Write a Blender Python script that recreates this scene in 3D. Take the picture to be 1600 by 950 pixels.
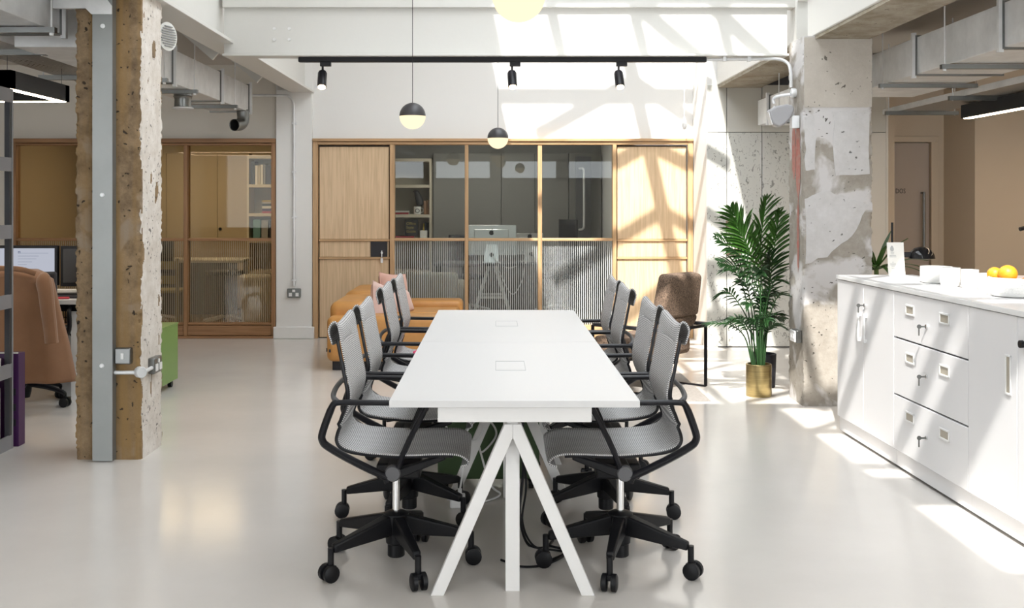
import bpy, math, random
from mathutils import Vector, Matrix, noise
random.seed(7)
PI = math.pi
for o in list(bpy.data.objects): bpy.data.objects.remove(o)
SC = bpy.context.scene
COL = SC.collection

# ------------------------------------------------------------------ camera
cd = bpy.data.cameras.new('camera'); cam = bpy.data.objects.new('camera', cd); COL.objects.link(cam)
cam.location = (0, 0, 1.42); cam.rotation_euler = (PI/2, 0, 0)
cd.sensor_width = 36; cd.lens = 38.03
cd.shift_x = 0.0156; cd.shift_y = -0.0975
cd.clip_start = 0.05; cd.clip_end = 200
SC.camera = cam
# ------------------------------------------------------------------ sky, sun, exposure
SUN_STRENGTH = 8.5; SKY_STRENGTH = 6.3; EXPOSURE = 0.2
w = bpy.data.worlds.new('sky'); SC.world = w; w.use_nodes = True
bgn = w.node_tree.nodes['Background']; bgn.inputs[0].default_value = (0.90, 0.95, 1.0, 1); bgn.inputs[1].default_value = SKY_STRENGTH
sd = bpy.data.lights.new('sun', 'SUN'); sun = bpy.data.objects.new('sun', sd); COL.objects.link(sun)
sd.energy = SUN_STRENGTH; sd.angle = 0.012; sd.color = (1, 0.965, 0.91)
sun.rotation_euler = Vector((0.22, 0.83, -1)).to_track_quat('-Z', 'Y').to_euler(); sun.location = (0, 0, 12)
vs = SC.view_settings
vs.view_transform = 'Standard'; vs.look = 'None'; vs.gamma = 1; vs.use_curve_mapping = False; vs.exposure = EXPOSURE
def portal(loc, rot, sx, sy):
    l = bpy.data.lights.new('daylight_portal', 'AREA'); l.shape = 'RECTANGLE'; l.size = sx; l.size_y = sy
    l.cycles.is_portal = True
    o = bpy.data.objects.new('daylight_portal', l); o.location = loc; o.rotation_euler = rot; COL.objects.link(o)
portal((0.61, 6.8, 4.86), (0, 0, 0), 2.2, 6.8)
portal((1.3, 0.3, 4.86), (0, 0, 0), 0.85, 6.6)
portal((-4.75, -3.02, 1.65), (PI/2, 0, 0), 3.6, 2.4)
portal((4.85, -3.02, 1.65), (PI/2, 0, 0), 3.4, 2.4)
portal((0.0, -3.02, 2.25), (PI/2, 0, 0), 5.4, 0.5)

# ------------------------------------------------------------------ materials
def nd(nt, t, **kw):
    n = nt.nodes.new(t)
    for k, v in kw.items(): setattr(n, k, v)
    return n
def mat(name, col, rough=0.5, metal=0.0, var=0.0, scale=8.0, stretch=(1,1,1), bump=0.0, bscale=60.0, spec=0.5, emit=None, estr=0.0, sheen=0.0, coat=0.0, col2=None):
    m = bpy.data.materials.new(name); m.use_nodes = True
    nt = m.node_tree; b = nt.nodes['Principled BSDF']
    b.inputs['Base Color'].default_value = (*col, 1); b.inputs['Roughness'].default_value = rough
    b.inputs['Metallic'].default_value = metal; b.inputs['Specular IOR Level'].default_value = spec
    b.inputs['Sheen Weight'].default_value = sheen; b.inputs['Coat Weight'].default_value = coat
    if emit: b.inputs['Emission Color'].default_value = (*emit, 1); b.inputs['Emission Strength'].default_value = estr
    tc = nd(nt, 'ShaderNodeTexCoord'); mp = nd(nt, 'ShaderNodeMapping'); mp.inputs['Scale'].default_value = stretch
    nt.links.new(tc.outputs['Object'], mp.inputs[0])
    if var or col2:
        nz = nd(nt, 'ShaderNodeTexNoise'); nz.inputs['Scale'].default_value = scale; nz.inputs['Detail'].default_value = 6; nz.inputs['Roughness'].default_value = 0.6
        nt.links.new(mp.outputs[0], nz.inputs[0])
        cr = nd(nt, 'ShaderNodeValToRGB'); e = cr.color_ramp.elements
        e[0].position = 0.3; e[1].position = 0.7
        if col2: e[0].color = (*col2, 1); e[1].color = (*col, 1)
        else:
            e[0].color = (*[max(0, c*(1-var)) for c in col], 1); e[1].color = (*[min(1, c*(1+var)) for c in col], 1)
        nt.links.new(nz.outputs['Fac'], cr.inputs[0]); nt.links.new(cr.outputs[0], b.inputs['Base Color'])
    if bump:
        nb = nd(nt, 'ShaderNodeTexNoise'); nb.inputs['Scale'].default_value = bscale; nb.inputs['Detail'].default_value = 4
        nt.links.new(mp.outputs[0], nb.inputs[0])
        bp = nd(nt, 'ShaderNodeBump'); bp.inputs['Strength'].default_value = bump; bp.inputs['Distance'].default_value = 0.01
        nt.links.new(nb.outputs['Fac'], bp.inputs['Height']); nt.links.new(bp.outputs[0], b.inputs['Normal'])
    return m
def emis(name, col, s):
    m = bpy.data.materials.new(name); m.use_nodes = True; nt = m.node_tree
    for n in list(nt.nodes): nt.nodes.remove(n)
    e = nd(nt, 'ShaderNodeEmission'); e.inputs[0].default_value = (*col, 1); e.inputs[1].default_value = s
    o = nd(nt, 'ShaderNodeOutputMaterial'); nt.links.new(e.outputs[0], o.inputs[0]); return m
def glass(name, tint, refl=1.0, stripes=False, stripe_col=(0.75,0.78,0.76), frac=0.45, period=0.0215, opac=.8):
    m = bpy.data.materials.new(name); m.use_nodes = True; nt = m.node_tree
    for n in list(nt.nodes): nt.nodes.remove(n)
    tr = nd(nt, 'ShaderNodeBsdfTransparent'); tr.inputs[0].default_value = (*tint, 1)
    gl = nd(nt, 'ShaderNodeBsdfGlossy'); gl.inputs['Roughness'].default_value = 0.01
    fr = nd(nt, 'ShaderNodeFresnel'); fr.inputs[0].default_value = 1.52
    mu = nd(nt, 'ShaderNodeMath', operation='MULTIPLY'); mu.inputs[1].default_value = refl
    nt.links.new(fr.outputs[0], mu.inputs[0])
    mx = nd(nt, 'ShaderNodeMixShader'); nt.links.new(mu.outputs[0], mx.inputs[0]); nt.links.new(tr.outputs[0], mx.inputs[1]); nt.links.new(gl.outputs[0], mx.inputs[2])
    out = nd(nt, 'ShaderNodeOutputMaterial'); last = mx
    if stripes:
        tc = nd(nt, 'ShaderNodeTexCoord'); sp = nd(nt, 'ShaderNodeSeparateXYZ'); nt.links.new(tc.outputs['Object'], sp.inputs[0])
        d = nd(nt, 'ShaderNodeMath', operation='DIVIDE'); d.inputs[1].default_value = period; nt.links.new(sp.outputs[0], d.inputs[0])
        f = nd(nt, 'ShaderNodeMath', operation='FRACT'); nt.links.new(d.outputs[0], f.inputs[0])
        l = nd(nt, 'ShaderNodeMath', operation='LESS_THAN'); l.inputs[1].default_value = frac; nt.links.new(f.outputs[0], l.inputs[0])
        sc = nd(nt, 'ShaderNodeMath', operation='MULTIPLY'); sc.inputs[1].default_value = opac; nt.links.new(l.outputs[0], sc.inputs[0])
        df = nd(nt, 'ShaderNodeBsdfDiffuse'); df.inputs[0].default_value = (*stripe_col, 1)
        ts = nd(nt, 'ShaderNodeBsdfTranslucent'); ts.inputs[0].default_value = (*stripe_col, 1)
        m2 = nd(nt, 'ShaderNodeMixShader'); m2.inputs[0].default_value = 0.35; nt.links.new(df.outputs[0], m2.inputs[1]); nt.links.new(ts.outputs[0], m2.inputs[2])
        m3 = nd(nt, 'ShaderNodeMixShader'); nt.links.new(sc.outputs[0], m3.inputs[0]); nt.links.new(mx.outputs[0], m3.inputs[1]); nt.links.new(m2.outputs[0], m3.inputs[2]); last = m3
    nt.links.new(last.outputs[0], out.inputs[0]); return m
def oak(name, c1, c2, axis='z', rough=0.45):
    m = bpy.data.materials.new(name); m.use_nodes = True; nt = m.node_tree; b = nt.nodes['Principled BSDF']; b.inputs['Roughness'].default_value = rough
    tc = nd(nt, 'ShaderNodeTexCoord'); mp = nd(nt, 'ShaderNodeMapping')
    mp.inputs['Scale'].default_value = {'z': (14, 14, 0.7), 'x': (0.7, 14, 14), 'y': (14, .7, 14)}[axis]
    nt.links.new(tc.outputs['Object'], mp.inputs[0])
    nz = nd(nt, 'ShaderNodeTexNoise'); nz.inputs['Scale'].default_value = 3.0; nz.inputs['Detail'].default_value = 8; nz.inputs['Distortion'].default_value = 0.6
    nt.links.new(mp.outputs[0], nz.inputs[0])
    cr = nd(nt, 'ShaderNodeValToRGB'); e = cr.color_ramp.elements; e[0].position = 0.32; e[0].color = (*c2, 1); e[1].position = 0.62; e[1].color = (*c1, 1)
    nt.links.new(nz.outputs['Fac'], cr.inputs[0]); nt.links.new(cr.outputs[0], b.inputs['Base Color'])
    bp = nd(nt, 'ShaderNodeBump'); bp.inputs['Strength'].default_value = 0.08; bp.inputs['Distance'].default_value = 0.004
    nt.links.new(nz.outputs['Fac'], bp.inputs['Height']); nt.links.new(bp.outputs[0], b.inputs['Normal'])
    return m
def concrete(name, c1, c2, patch=None, patch_lo=0.5, pscale=2.2, nscale=5, pits=20, pr=.02, streak=None):
    m = bpy.data.materials.new(name); m.use_nodes = True; nt = m.node_tree; b = nt.nodes['Principled BSDF']; b.inputs['Roughness'].default_value = 0.85
    tc = nd(nt, 'ShaderNodeTexCoord')
    nz = nd(nt, 'ShaderNodeTexNoise'); nz.inputs['Scale'].default_value = nscale; nz.inputs['Detail'].default_value = 12; nz.inputs['Roughness'].default_value = 0.76
    nt.links.new(tc.outputs['Object'], nz.inputs[0])
    cr = nd(nt, 'ShaderNodeValToRGB'); e = cr.color_ramp.elements; e[0].position = 0.33; e[0].color = (*c2, 1); e[1].position = 0.68; e[1].color = (*c1, 1)
    nt.links.new(nz.outputs['Fac'], cr.inputs[0]); last = cr.outputs[0]
    if patch:
        n2 = nd(nt, 'ShaderNodeTexNoise'); n2.inputs['Scale'].default_value = pscale; n2.inputs['Detail'].default_value = 5; n2.inputs['Distortion'].default_value = 0.4
        nt.links.new(tc.outputs['Object'], n2.inputs[0])
        c3 = nd(nt, 'ShaderNodeValToRGB'); c3.color_ramp.elements[0].position = patch_lo; c3.color_ramp.elements[1].position = patch_lo+0.05
        nt.links.new(n2.outputs['Fac'], c3.inputs[0])
        mx = nd(nt, 'ShaderNodeMix', data_type='RGBA'); nt.links.new(c3.outputs[0], mx.inputs[0]); nt.links.new(last, mx.inputs[6]); mx.inputs[7].default_value = (*patch, 1)
        last = mx.outputs[2]
    if streak:
        mps = nd(nt, 'ShaderNodeMapping'); mps.inputs['Scale'].default_value = (9, 9, .55); nt.links.new(tc.outputs['Object'], mps.inputs[0])
        ns = nd(nt, 'ShaderNodeTexNoise'); ns.inputs['Scale'].default_value = 1.5; ns.inputs['Detail'].default_value = 6; nt.links.new(mps.outputs[0], ns.inputs[0])
        cs = nd(nt, 'ShaderNodeValToRGB'); cs.color_ramp.elements[0].position = .42; cs.color_ramp.elements[1].position = .68; nt.links.new(ns.outputs['Fac'], cs.inputs[0])
        ms = nd(nt, 'ShaderNodeMix', data_type='RGBA'); nt.links.new(cs.outputs[0], ms.inputs[0]); nt.links.new(last, ms.inputs[6]); ms.inputs[7].default_value = (*streak, 1); last = ms.outputs[2]
    # air holes
    vo = nd(nt, 'ShaderNodeTexVoronoi'); vo.inputs['Scale'].default_value = pits
    nw = nd(nt, 'ShaderNodeTexNoise'); nw.inputs['Scale'].default_value = 14; nw.inputs['Detail'].default_value = 3; nt.links.new(tc.outputs['Object'], nw.inputs[0])
    vm = nd(nt, 'ShaderNodeVectorMath', operation='MULTIPLY_ADD'); nt.links.new(nw.outputs['Color'], vm.inputs[0]); vm.inputs[1].default_value = (.11, .11, .11); nt.links.new(tc.outputs['Object'], vm.inputs[2])
    nt.links.new(vm.outputs[0], vo.inputs['Vector'])
    c4 = nd(nt, 'ShaderNodeValToRGB'); c4.color_ramp.elements[0].position = pr; c4.color_ramp.elements[1].position = pr+.07
    n7 = nd(nt, 'ShaderNodeTexNoise'); n7.inputs['Scale'].default_value = 6; nt.links.new(tc.outputs['Object'], n7.inputs[0])
    a7 = nd(nt, 'ShaderNodeMath', operation='MULTIPLY_ADD'); a7.inputs[1].default_value = .7; a7.inputs[2].default_value = -.36; nt.links.new(n7.outputs['Fac'], a7.inputs[0])
    a8 = nd(nt, 'ShaderNodeMath', operation='ADD'); nt.links.new(vo.outputs['Distance'], a8.inputs[0]); nt.links.new(a7.outputs[0], a8.inputs[1]); nt.links.new(a8.outputs[0], c4.inputs[0])
    m5 = nd(nt, 'ShaderNodeMix', data_type='RGBA'); nt.links.new(c4.outputs[0], m5.inputs[0]); m5.inputs[6].default_value = (*[c*0.3 for c in c2], 1); nt.links.new(last, m5.inputs[7])
    nt.links.new(m5.outputs[2], b.inputs['Base Color'])
    ad = nd(nt, 'ShaderNodeMath', operation='ADD'); nt.links.new(nz.outputs['Fac'], ad.inputs[0]); nt.links.new(c4.outputs[0], ad.inputs[1])
    bp = nd(nt, 'ShaderNodeBump'); bp.inputs['Strength'].default_value = 0.45; bp.inputs['Distance'].default_value = 0.012
    nt.links.new(ad.outputs[0], bp.inputs['Height']); nt.links.new(bp.outputs[0], b.inputs['Normal'])
    return m
def knit(name):
    m = bpy.data.materials.new(name); m.use_nodes = True; nt = m.node_tree; b = nt.nodes['Principled BSDF']; b.inputs['Roughness'].default_value = 0.8
    b.inputs['Specular IOR Level'].default_value = 0.2
    uv = nd(nt, 'ShaderNodeUVMap'); sp = nd(nt, 'ShaderNodeSeparateXYZ'); nt.links.new(uv.outputs[0], sp.inputs[0])
    def wv(src, per, ph=None):
        a = nd(nt, 'ShaderNodeMath', operation='MULTIPLY'); a.inputs[1].default_value = 2*PI/per; nt.links.new(src, a.inputs[0])
        o = a.outputs[0]
        if ph is not None:
            d = nd(nt, 'ShaderNodeMath', operation='ADD'); nt.links.new(o, d.inputs[0]); nt.links.new(ph, d.inputs[1]); o = d.outputs[0]
        s = nd(nt, 'ShaderNodeMath', operation='SINE'); nt.links.new(o, s.inputs[0]); return s.outputs[0]
    s1 = wv(sp.outputs[1], 0.0085)
    k = nd(nt, 'ShaderNodeMath', operation='MULTIPLY'); k.inputs[1].default_value = 1.6; nt.links.new(s1, k.inputs[0])
    s2 = wv(sp.outputs[0], 0.0075, k.outputs[0])
    cr = nd(nt, 'ShaderNodeValToRGB'); e = cr.color_ramp.elements; e[0].position = 0.22; e[0].color = (0.05, 0.05, 0.056, 1); e[1].position = 0.45; e[1].color = (0.67, 0.66, 0.65, 1)
    mr = nd(nt, 'ShaderNodeMapRange'); mr.inputs[1].default_value = -1; mr.inputs[2].default_value = 1; nt.links.new(s2, mr.inputs[0]); nt.links.new(mr.outputs[0], cr.inputs[0])
    nt.links.new(cr.outputs[0], b.inputs['Base Color']); return m
def perforated(name):
    m = mat(name, (0.42, 0.41, 0.39), 0.45, 0.7); nt = m.node_tree; b = nt.nodes['Principled BSDF']
    tc = nd(nt, 'ShaderNodeTexCoord'); mp = nd(nt, 'ShaderNodeMapping'); mp.inputs['Scale'].default_value = (26, 15, 0.001); nt.links.new(tc.outputs['Object'], mp.inputs[0])
    vo = nd(nt, 'ShaderNodeTexVoronoi'); vo.inputs['Scale'].default_value = 1; vo.inputs['Randomness'].default_value = 0; nt.links.new(mp.outputs[0], vo.inputs['Vector'])
    g = nd(nt, 'ShaderNodeMath', operation='GREATER_THAN'); g.inputs[1].default_value = 0.24; nt.links.new(vo.outputs['Distance'], g.inputs[0]); nt.links.new(g.outputs[0], b.inputs['Alpha'])
    return m
def glyph_board(name):
    # pale wall board printed with a fine allover scatter of small dark marks
    m = mat(name, (0.60, 0.60, 0.56), 0.6); nt = m.node_tree; b = nt.nodes['Principled BSDF']
    tc = nd(nt, 'ShaderNodeTexCoord'); mp = nd(nt, 'ShaderNodeMapping'); mp.inputs['Scale'].default_value = (34, 1, 20); nt.links.new(tc.outputs['Object'], mp.inputs[0])
    nz = nd(nt, 'ShaderNodeTexNoise'); nz.inputs['Scale'].default_value = 1.0; nz.inputs['Detail'].default_value = 3; nz.inputs['Distortion'].default_value = 1.5; nt.links.new(mp.outputs[0], nz.inputs[0])
    cr = nd(nt, 'ShaderNodeValToRGB'); e = cr.color_ramp.elements; e[0].position = 0.60; e[0].color = (0.60, 0.60, 0.56, 1); e[1].position = 0.64; e[1].color = (0.28, 0.28, 0.26, 1)
    nt.links.new(nz.outputs['Fac'], cr.inputs[0]); nt.links.new(cr.outputs[0], b.inputs['Base Color']); return m

M = dict(
 floor=mat('resin_floor', (0.67, 0.635, 0.595), 0.16, var=0.05, scale=1.2, spec=0.5, bump=0.012, bscale=5),
 white=mat('white_paint', (0.80, 0.79, 0.765), 0.6, bump=0.05, bscale=40),
 cream=mat('cream_paint', (0.72, 0.685, 0.62), 0.65),
 steelwhite=mat('white_steel_paint', (0.67, 0.66, 0.625), 0.45, bump=0.08, bscale=25),
 ceil=mat('ceiling_paint', (0.62, 0.59, 0.55), 0.7, bump=0.15, bscale=18),
 beige=mat('beige_wall', (0.60, 0.50, 0.38), 0.7),
 beigedoor=mat('beige_door', (0.42, 0.35, 0.29), 0.5),
 oak=oak('oak', (0.56, 0.36, 0.19), (0.40, 0.245, 0.12)),
 oakx=oak('oak_horizontal', (0.56, 0.36, 0.19), (0.40, 0.245, 0.12), 'x'),
 oakl=oak('oak_door', (0.73, 0.54, 0.345), (0.58, 0.41, 0.24)),
 walnut=oak('shaded_oak', (0.36, 0.19, 0.085), (0.24, 0.12, 0.05)),  # same oak as the other frames, its shade mixed into the colour
 oakshadex=oak('shaded_oak_horizontal', (0.36, 0.19, 0.085), (0.24, 0.12, 0.05), 'x'),
 groove=mat('shadow_gap', (0.03, 0.026, 0.022), 0.8),
 glass=glass('clear_glass', (0.86, 0.88, 0.86), .55),
 glassw=glass('warm_glass', (0.88, 0.84, 0.74), .3),
 reed=glass('striped_glass', (0.84, 0.87, 0.86), .5, True, (0.74, 0.77, 0.77), .36),
 reedw=glass('striped_warm_glass', (0.82, 0.76, 0.64), .5, True, (0.62, 0.56, 0.45), 0.34, .0215, .55),
 galv=mat('galvanised_steel', (0.76, 0.77, 0.775), 0.42, 0.2, var=0.12, scale=5),
 stripsteel=mat('strip_steel', (0.25, 0.258, 0.25), 0.42, 0.5, var=0.1, scale=2),
 galvd=mat('dull_steel', (0.20, 0.205, 0.20), 0.33, 0.9, var=0.12, scale=3),
 perf=perforated('perforated_steel'),
 black=mat('black_plastic', (0.006, 0.006, 0.0075), 0.42, spec=.28),
 satin=mat('satin_black_metal', (0.007, 0.007, 0.0095), 0.36, 0.0, spec=.3),
 darkgrey=mat('dark_grey', (0.10, 0.10, 0.105), 0.5),
 midgrey=mat('mid_grey', (0.25, 0.25, 0.25), 0.6),
 chrome=mat('chrome', (0.75, 0.75, 0.75), 0.12, 1.0),
 laminate=mat('white_laminate', (0.665, 0.66, 0.655), 0.38),
 legwhite=mat('white_powder_coat', (0.80, 0.79, 0.775), 0.45),
 cabinet=mat('white_cabinet', (0.75, 0.745, 0.75), 0.4),
 plasticw=mat('white_plastic', (0.80, 0.80, 0.79), 0.4),
 cabgap=mat('cabinet_gap', (0.10, 0.10, 0.11), 0.7),
 inset=mat('handle_recess', (0.42, 0.38, 0.31), 0.5),
 knit=knit('knitted_mesh'),
 leather=mat('tan_leather', (0.56, 0.27, 0.075), 0.42, var=0.12, scale=5, bump=0.06, bscale=90),
 pink=mat('pink_linen', (0.66, 0.40, 0.33), 0.9, bump=0.1, bscale=200, sheen=0.2),
 palepink=mat('pale_pink_linen', (0.70, 0.51, 0.46), 0.9, bump=0.1, bscale=200, sheen=0.2),
 magenta=mat('magenta_felt', (0.70, 0.05, 0.14), 0.9),
 tweed=mat('brown_tweed', (0.16, 0.108, 0.075), 0.95, var=0.75, scale=95, bump=0.5, bscale=150),
 rug=mat('grey_rug', (0.30, 0.275, 0.25), 0.95, var=0.15, scale=60, bump=0.5, bscale=220),
 concL=concrete('brown_concrete', (0.335, 0.235, 0.135), (0.12, 0.078, 0.042), (0.285, 0.22, 0.155), 0.58, 4, 9, 22, .10, (0.27, 0.165, 0.062)),
 plaster=concrete('old_white_plaster', (0.80, 0.76, 0.71), (0.56, 0.50, 0.43), None, .5, 2, 8, 30, .10),
 concR=concrete('grey_concrete', (0.42, 0.39, 0.345), (0.29, 0.26, 0.22), (0.62, 0.605, 0.60), 0.51, 2.4, 8, 24, .04),
 concB=concrete('stained_concrete', (0.44, 0.40, 0.33), (0.22, 0.18, 0.12)),
 redpaint=mat('red_spray_paint', (0.50, 0.13, 0.11), 0.8, col2=(0.42, 0.30, 0.25), scale=22),
 green=mat('green_metal', (0.17, 0.30, 0.075), 0.28),
 greend=mat('dark_green_metal', (0.045, 0.085, 0.03), 0.5),
 brass=mat('brushed_brass', (0.42, 0.33, 0.155), 0.3, 1.0, var=0.2, scale=3, stretch=(1, 1, 30)),
 navy=mat('navy_pot', (0.02, 0.022, 0.032), 0.6),
 leaf=mat('palm_leaf', (0.035, 0.105, 0.014), 0.4, var=0.45, scale=6),
 leafd=mat('dark_palm_leaf', (0.014, 0.05, 0.012), 0.45, var=0.4, scale=7),
 stem=mat('palm_stem', (0.10, 0.16, 0.05), 0.6),
 soil=mat('soil', (0.03, 0.022, 0.015), 0.95, bump=0.6),
 coat=mat('camel_wool', (0.255, 0.132, 0.068), 0.95, var=0.06, scale=10, sheen=0.3, bump=0.1, bscale=300),
 purple=mat('purple_card', (0.05, 0.007, 0.07), 0.5),
 paper=mat('paper', (0.78, 0.77, 0.73), 0.8),
 ink=mat('dark_ink', (0.04, 0.04, 0.045), 0.7),
 greyink=mat('grey_ink', (0.42, 0.43, 0.43), 0.7),
 screen=emis('lit_screen', (0.66, 0.69, 0.80), 0.62),
 screenline=emis('screen_text', (0.40, 0.44, 0.56), 0.55),
 screenbar=emis('screen_taskbar', (0.03, 0.06, 0.20), 0.5),
 screenoff=mat('dark_screen', (0.012, 0.009, 0.008), 0.2),
 orange=mat('orange_peel', (0.85, 0.30, 0.015), 0.45, bump=0.15, bscale=140),
 ceramic=mat('white_ceramic', (0.82, 0.82, 0.80), 0.35),
 globe=emis('lit_opal_globe', (1.0, 0.80, 0.50), 1.25),
 lampshade=mat('dark_globe_cap', (0.045, 0.042, 0.045), 0.4),
 spot=emis('spot_lens', (1.0, 0.72, 0.42), 14.0),
 led=emis('led_strip', (1.0, 0.78, 0.56), 22.0),
 alu=mat('aluminium', (0.70, 0.72, 0.73), 0.3, 0.6),
 officegrey=mat('grey_office_wall', (0.21, 0.205, 0.19), 0.7),
 officewarm=mat('warm_office_wall', (0.42, 0.34, 0.235), 0.7),
 officefloor=oak('office_floor', (0.30, 0.19, 0.11), (0.20, 0.12, 0.07), 'x'),
 shelfpale=mat('pale_shelf', (0.56, 0.50, 0.40), 0.6),
 shelfback=mat('shelf_back', (0.34, 0.31, 0.25), 0.8),
 glyph=glyph_board('printed_wall_board'),
 board=mat('plain_wall_board', (0.60, 0.585, 0.53), 0.6),
 bronze=mat('bronze_pull', (0.20, 0.14, 0.10), 0.35, 0.8),
 grille=mat('vent_white', (0.70, 0.70, 0.66), 0.5),
 olive=mat('olive_chair', (0.32, 0.27, 0.13), 0.6),
 yellow=mat('yellow_card', (0.65, 0.45, 0.03), 0.6),
 red=mat('red_card', (0.45, 0.04, 0.06), 0.6),
 teal=mat('teal_card', (0.10, 0.22, 0.24), 0.6),
 blackcard=mat('black_card', (0.02, 0.02, 0.025), 0.6),
 brownwood=mat('brown_wood_block', (0.24, 0.12, 0.06), 0.6, var=0.25, scale=10),
 goldink=mat('gold_ink', (0.42, 0.33, 0.08), 0.5),
 slate=mat('lamp_grey', (0.36, 0.36, 0.375), 0.4),
)

# ------------------------------------------------------------------ mesh helpers
def rpoints(pts, n=6):
    """Catmull-Rom through 3-D points"""
    P = [Vector(p) for p in pts]; out = []
    for i in range(len(P)-1):
        a = P[i-1] if i else P[0]*2-P[1]; b = P[i]; c = P[i+1]; d = P[i+2] if i+2 < len(P) else c*2-b
        for k in range(n):
            t = k/n
            out.append(0.5*((2*b)+(c-a)*t+(2*a-5*b+4*c-d)*t*t+(3*b-a-3*c+d)*t**3))
    out.append(P[-1]); return out
class G:
    def __init__(s, o=(0, 0, 0)): s.v = []; s.f = []; s.o = Vector(o); s.uv = None; s.mi = {}
    def add(s, vs, fs):
        b = len(s.v); s.v += [Vector(v) for v in vs]; s.f += [tuple(i+b for i in f) for f in fs]; return s
    def box(s, x0, x1, y0, y1, z0, z1):
        vs = [(x, y, z) for z in (z0, z1) for y in (y0, y1) for x in (x0, x1)]
        return s.add(vs, [(0, 2, 3, 1), (4, 5, 7, 6), (0, 1, 5, 4), (2, 6, 7, 3), (0, 4, 6, 2), (1, 3, 7, 5)])
    def hexa(s, bot, top):
        return s.add(list(bot)+list(top), [(3, 2, 1, 0), (4, 5, 6, 7), (0, 1, 5, 4), (1, 2, 6, 5), (2, 3, 7, 6), (3, 0, 4, 7)])
    def bar(s, p, q, w, h, up=(0, 0, 1), w2=None, h2=None):
        p = Vector(p); q = Vector(q); d = (q-p).normalized(); up = Vector(up)
        if abs(d.dot(up)) > 0.99: up = Vector((0, 1, 0))
        r = d.cross(up).normalized(); u = r.cross(d)
        w2 = w2 or w; h2 = h2 or h
        f = lambda c, a, b: [c-r*a/2-u*b/2, c+r*a/2-u*b/2, c+r*a/2+u*b/2, c-r*a/2+u*b/2]
        return s.hexa(f(p, w, h), f(q, w2, h2))
    def tube(s, pts, r, n=8, cap=True, flat=None):
        P = [Vector(p) for p in pts]; m = len(P); R = r if isinstance(r, (list, tuple)) else [r]*m
        b = len(s.v); prev = None
        for i, p in enumerate(P):
            d = (P[min(i+1, m-1)]-P[max(i-1, 0)]).normalized()
            if prev is None:
                a = Vector((0, 0, 1)) if abs(d.z) < 0.9 else Vector((0, 1, 0))
                u = (a-d*a.dot(d)).normalized()
            else:
                u = (prev-d*prev.dot(d)).normalized()
            prev = u; w = d.cross(u)
            fu, fw = flat if flat else (1, 1)
            for k in range(n):
                t = 2*PI*k/n; s.v.append(p+(u*math.cos(t)*fu+w*math.sin(t)*fw)*R[i])
        for i in range(m-1):
            for k in range(n):
                k2 = (k+1) % n; s.f.append((b+i*n+k, b+i*n+k2, b+(i+1)*n+k2, b+(i+1)*n+k))
        if cap: s.f.append(tuple(b+k for k in reversed(range(n)))); s.f.append(tuple(b+(m-1)*n+k for k in range(n)))
        return s
    def lathe(s, prof, n=20, c=(0, 0, 0), axis=(0, 0, 1)):
        q = Vector((0, 0, 1)).rotation_difference(Vector(axis).normalized()); c = Vector(c); b = len(s.v); m = len(prof)
        for r, z in prof:
            for k in range(n):
                t = 2*PI*k/n; s.v.append(c+q @ Vector((r*math.cos(t), r*math.sin(t), z)))
        for i in range(m-1):
            for k in range(n):
                k2 = (k+1) % n; s.f.append((b+i*n+k, b+i*n+k2, b+(i+1)*n+k2, b+(i+1)*n+k))
        s.f.append(tuple(b+k for k in reversed(range(n)))); s.f.append(tuple(b+(m-1)*n+k for k in range(n))); return s
    def cyl(s, p, q, r, n=16):
        p = Vector(p); q = Vector(q); return s.lathe([(r, 0), (r, (q-p).length)], n, p, q-p)
    def prism(s, poly, a, b, axis='y'):
        f = {'y': lambda u, v, t: (u, t, v), 'x': lambda u, v, t: (t, u, v), 'z': lambda u, v, t: (u, v, t)}[axis]
        n = len(poly); vs = [f(u, v, a) for u, v in poly]+[f(u, v, b) for u, v in poly]
        fs = [tuple(range(n)), tuple(reversed(range(n, 2*n)))]+[(i, (i+1) % n, (i+1) % n+n, i+n)[::-1] for i in range(n)]
        return s.add(vs, fs)
    def grid(s, fn, nu, nv, uvfn=None):
        b = len(s.v)
        for i in range(nu+1):
            for j in range(nv+1): s.v.append(Vector(fn(i/nu, j/nv)))
        for i in range(nu):
            for j in range(nv): s.f.append((b+i*(nv+1)+j, b+(i+1)*(nv+1)+j, b+(i+1)*(nv+1)+j+1, b+i*(nv+1)+j+1))
        if uvfn: s.uv = [uvfn(i/nu, j/nv) for i in range(nu+1) for j in range(nv+1)]
        return s
    def build(s, name, m, parent=None, smooth=False, bevel=0.0, seg=2, sub=0, solid=0.0, loc=None, kind=None, label=None, cat=None, group=None, fix=True):
        me = bpy.data.meshes.new(name); me.from_pydata([v-s.o for v in s.v], [], s.f)
        ms = m if isinstance(m, (list, tuple)) else [m]
        for k in ms: me.materials.append(k)
        for i, k in s.mi.items(): me.polygons[i].material_index = k
        if s.uv:
            l = me.uv_layers.new(name='UVMap')
            for lp in me.loops: l.data[lp.index].uv = s.uv[lp.vertex_index]
        if fix and not s.uv:
            import bmesh
            bm = bmesh.new(); bm.from_mesh(me); bmesh.ops.recalc_face_normals(bm, faces=bm.faces[:]); bm.to_mesh(me); bm.free()
        if smooth:
            for p in me.polygons: p.use_smooth = True
        me.update()
        o = bpy.data.objects.new(name, me); COL.objects.link(o)
        if parent: o.parent = parent
        if loc is not None: o.location = loc
        elif not parent: o.location = s.o
        if solid:
            k = o.modifiers.new('thickness', 'SOLIDIFY'); k.thickness = solid; k.offset = 0
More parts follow.
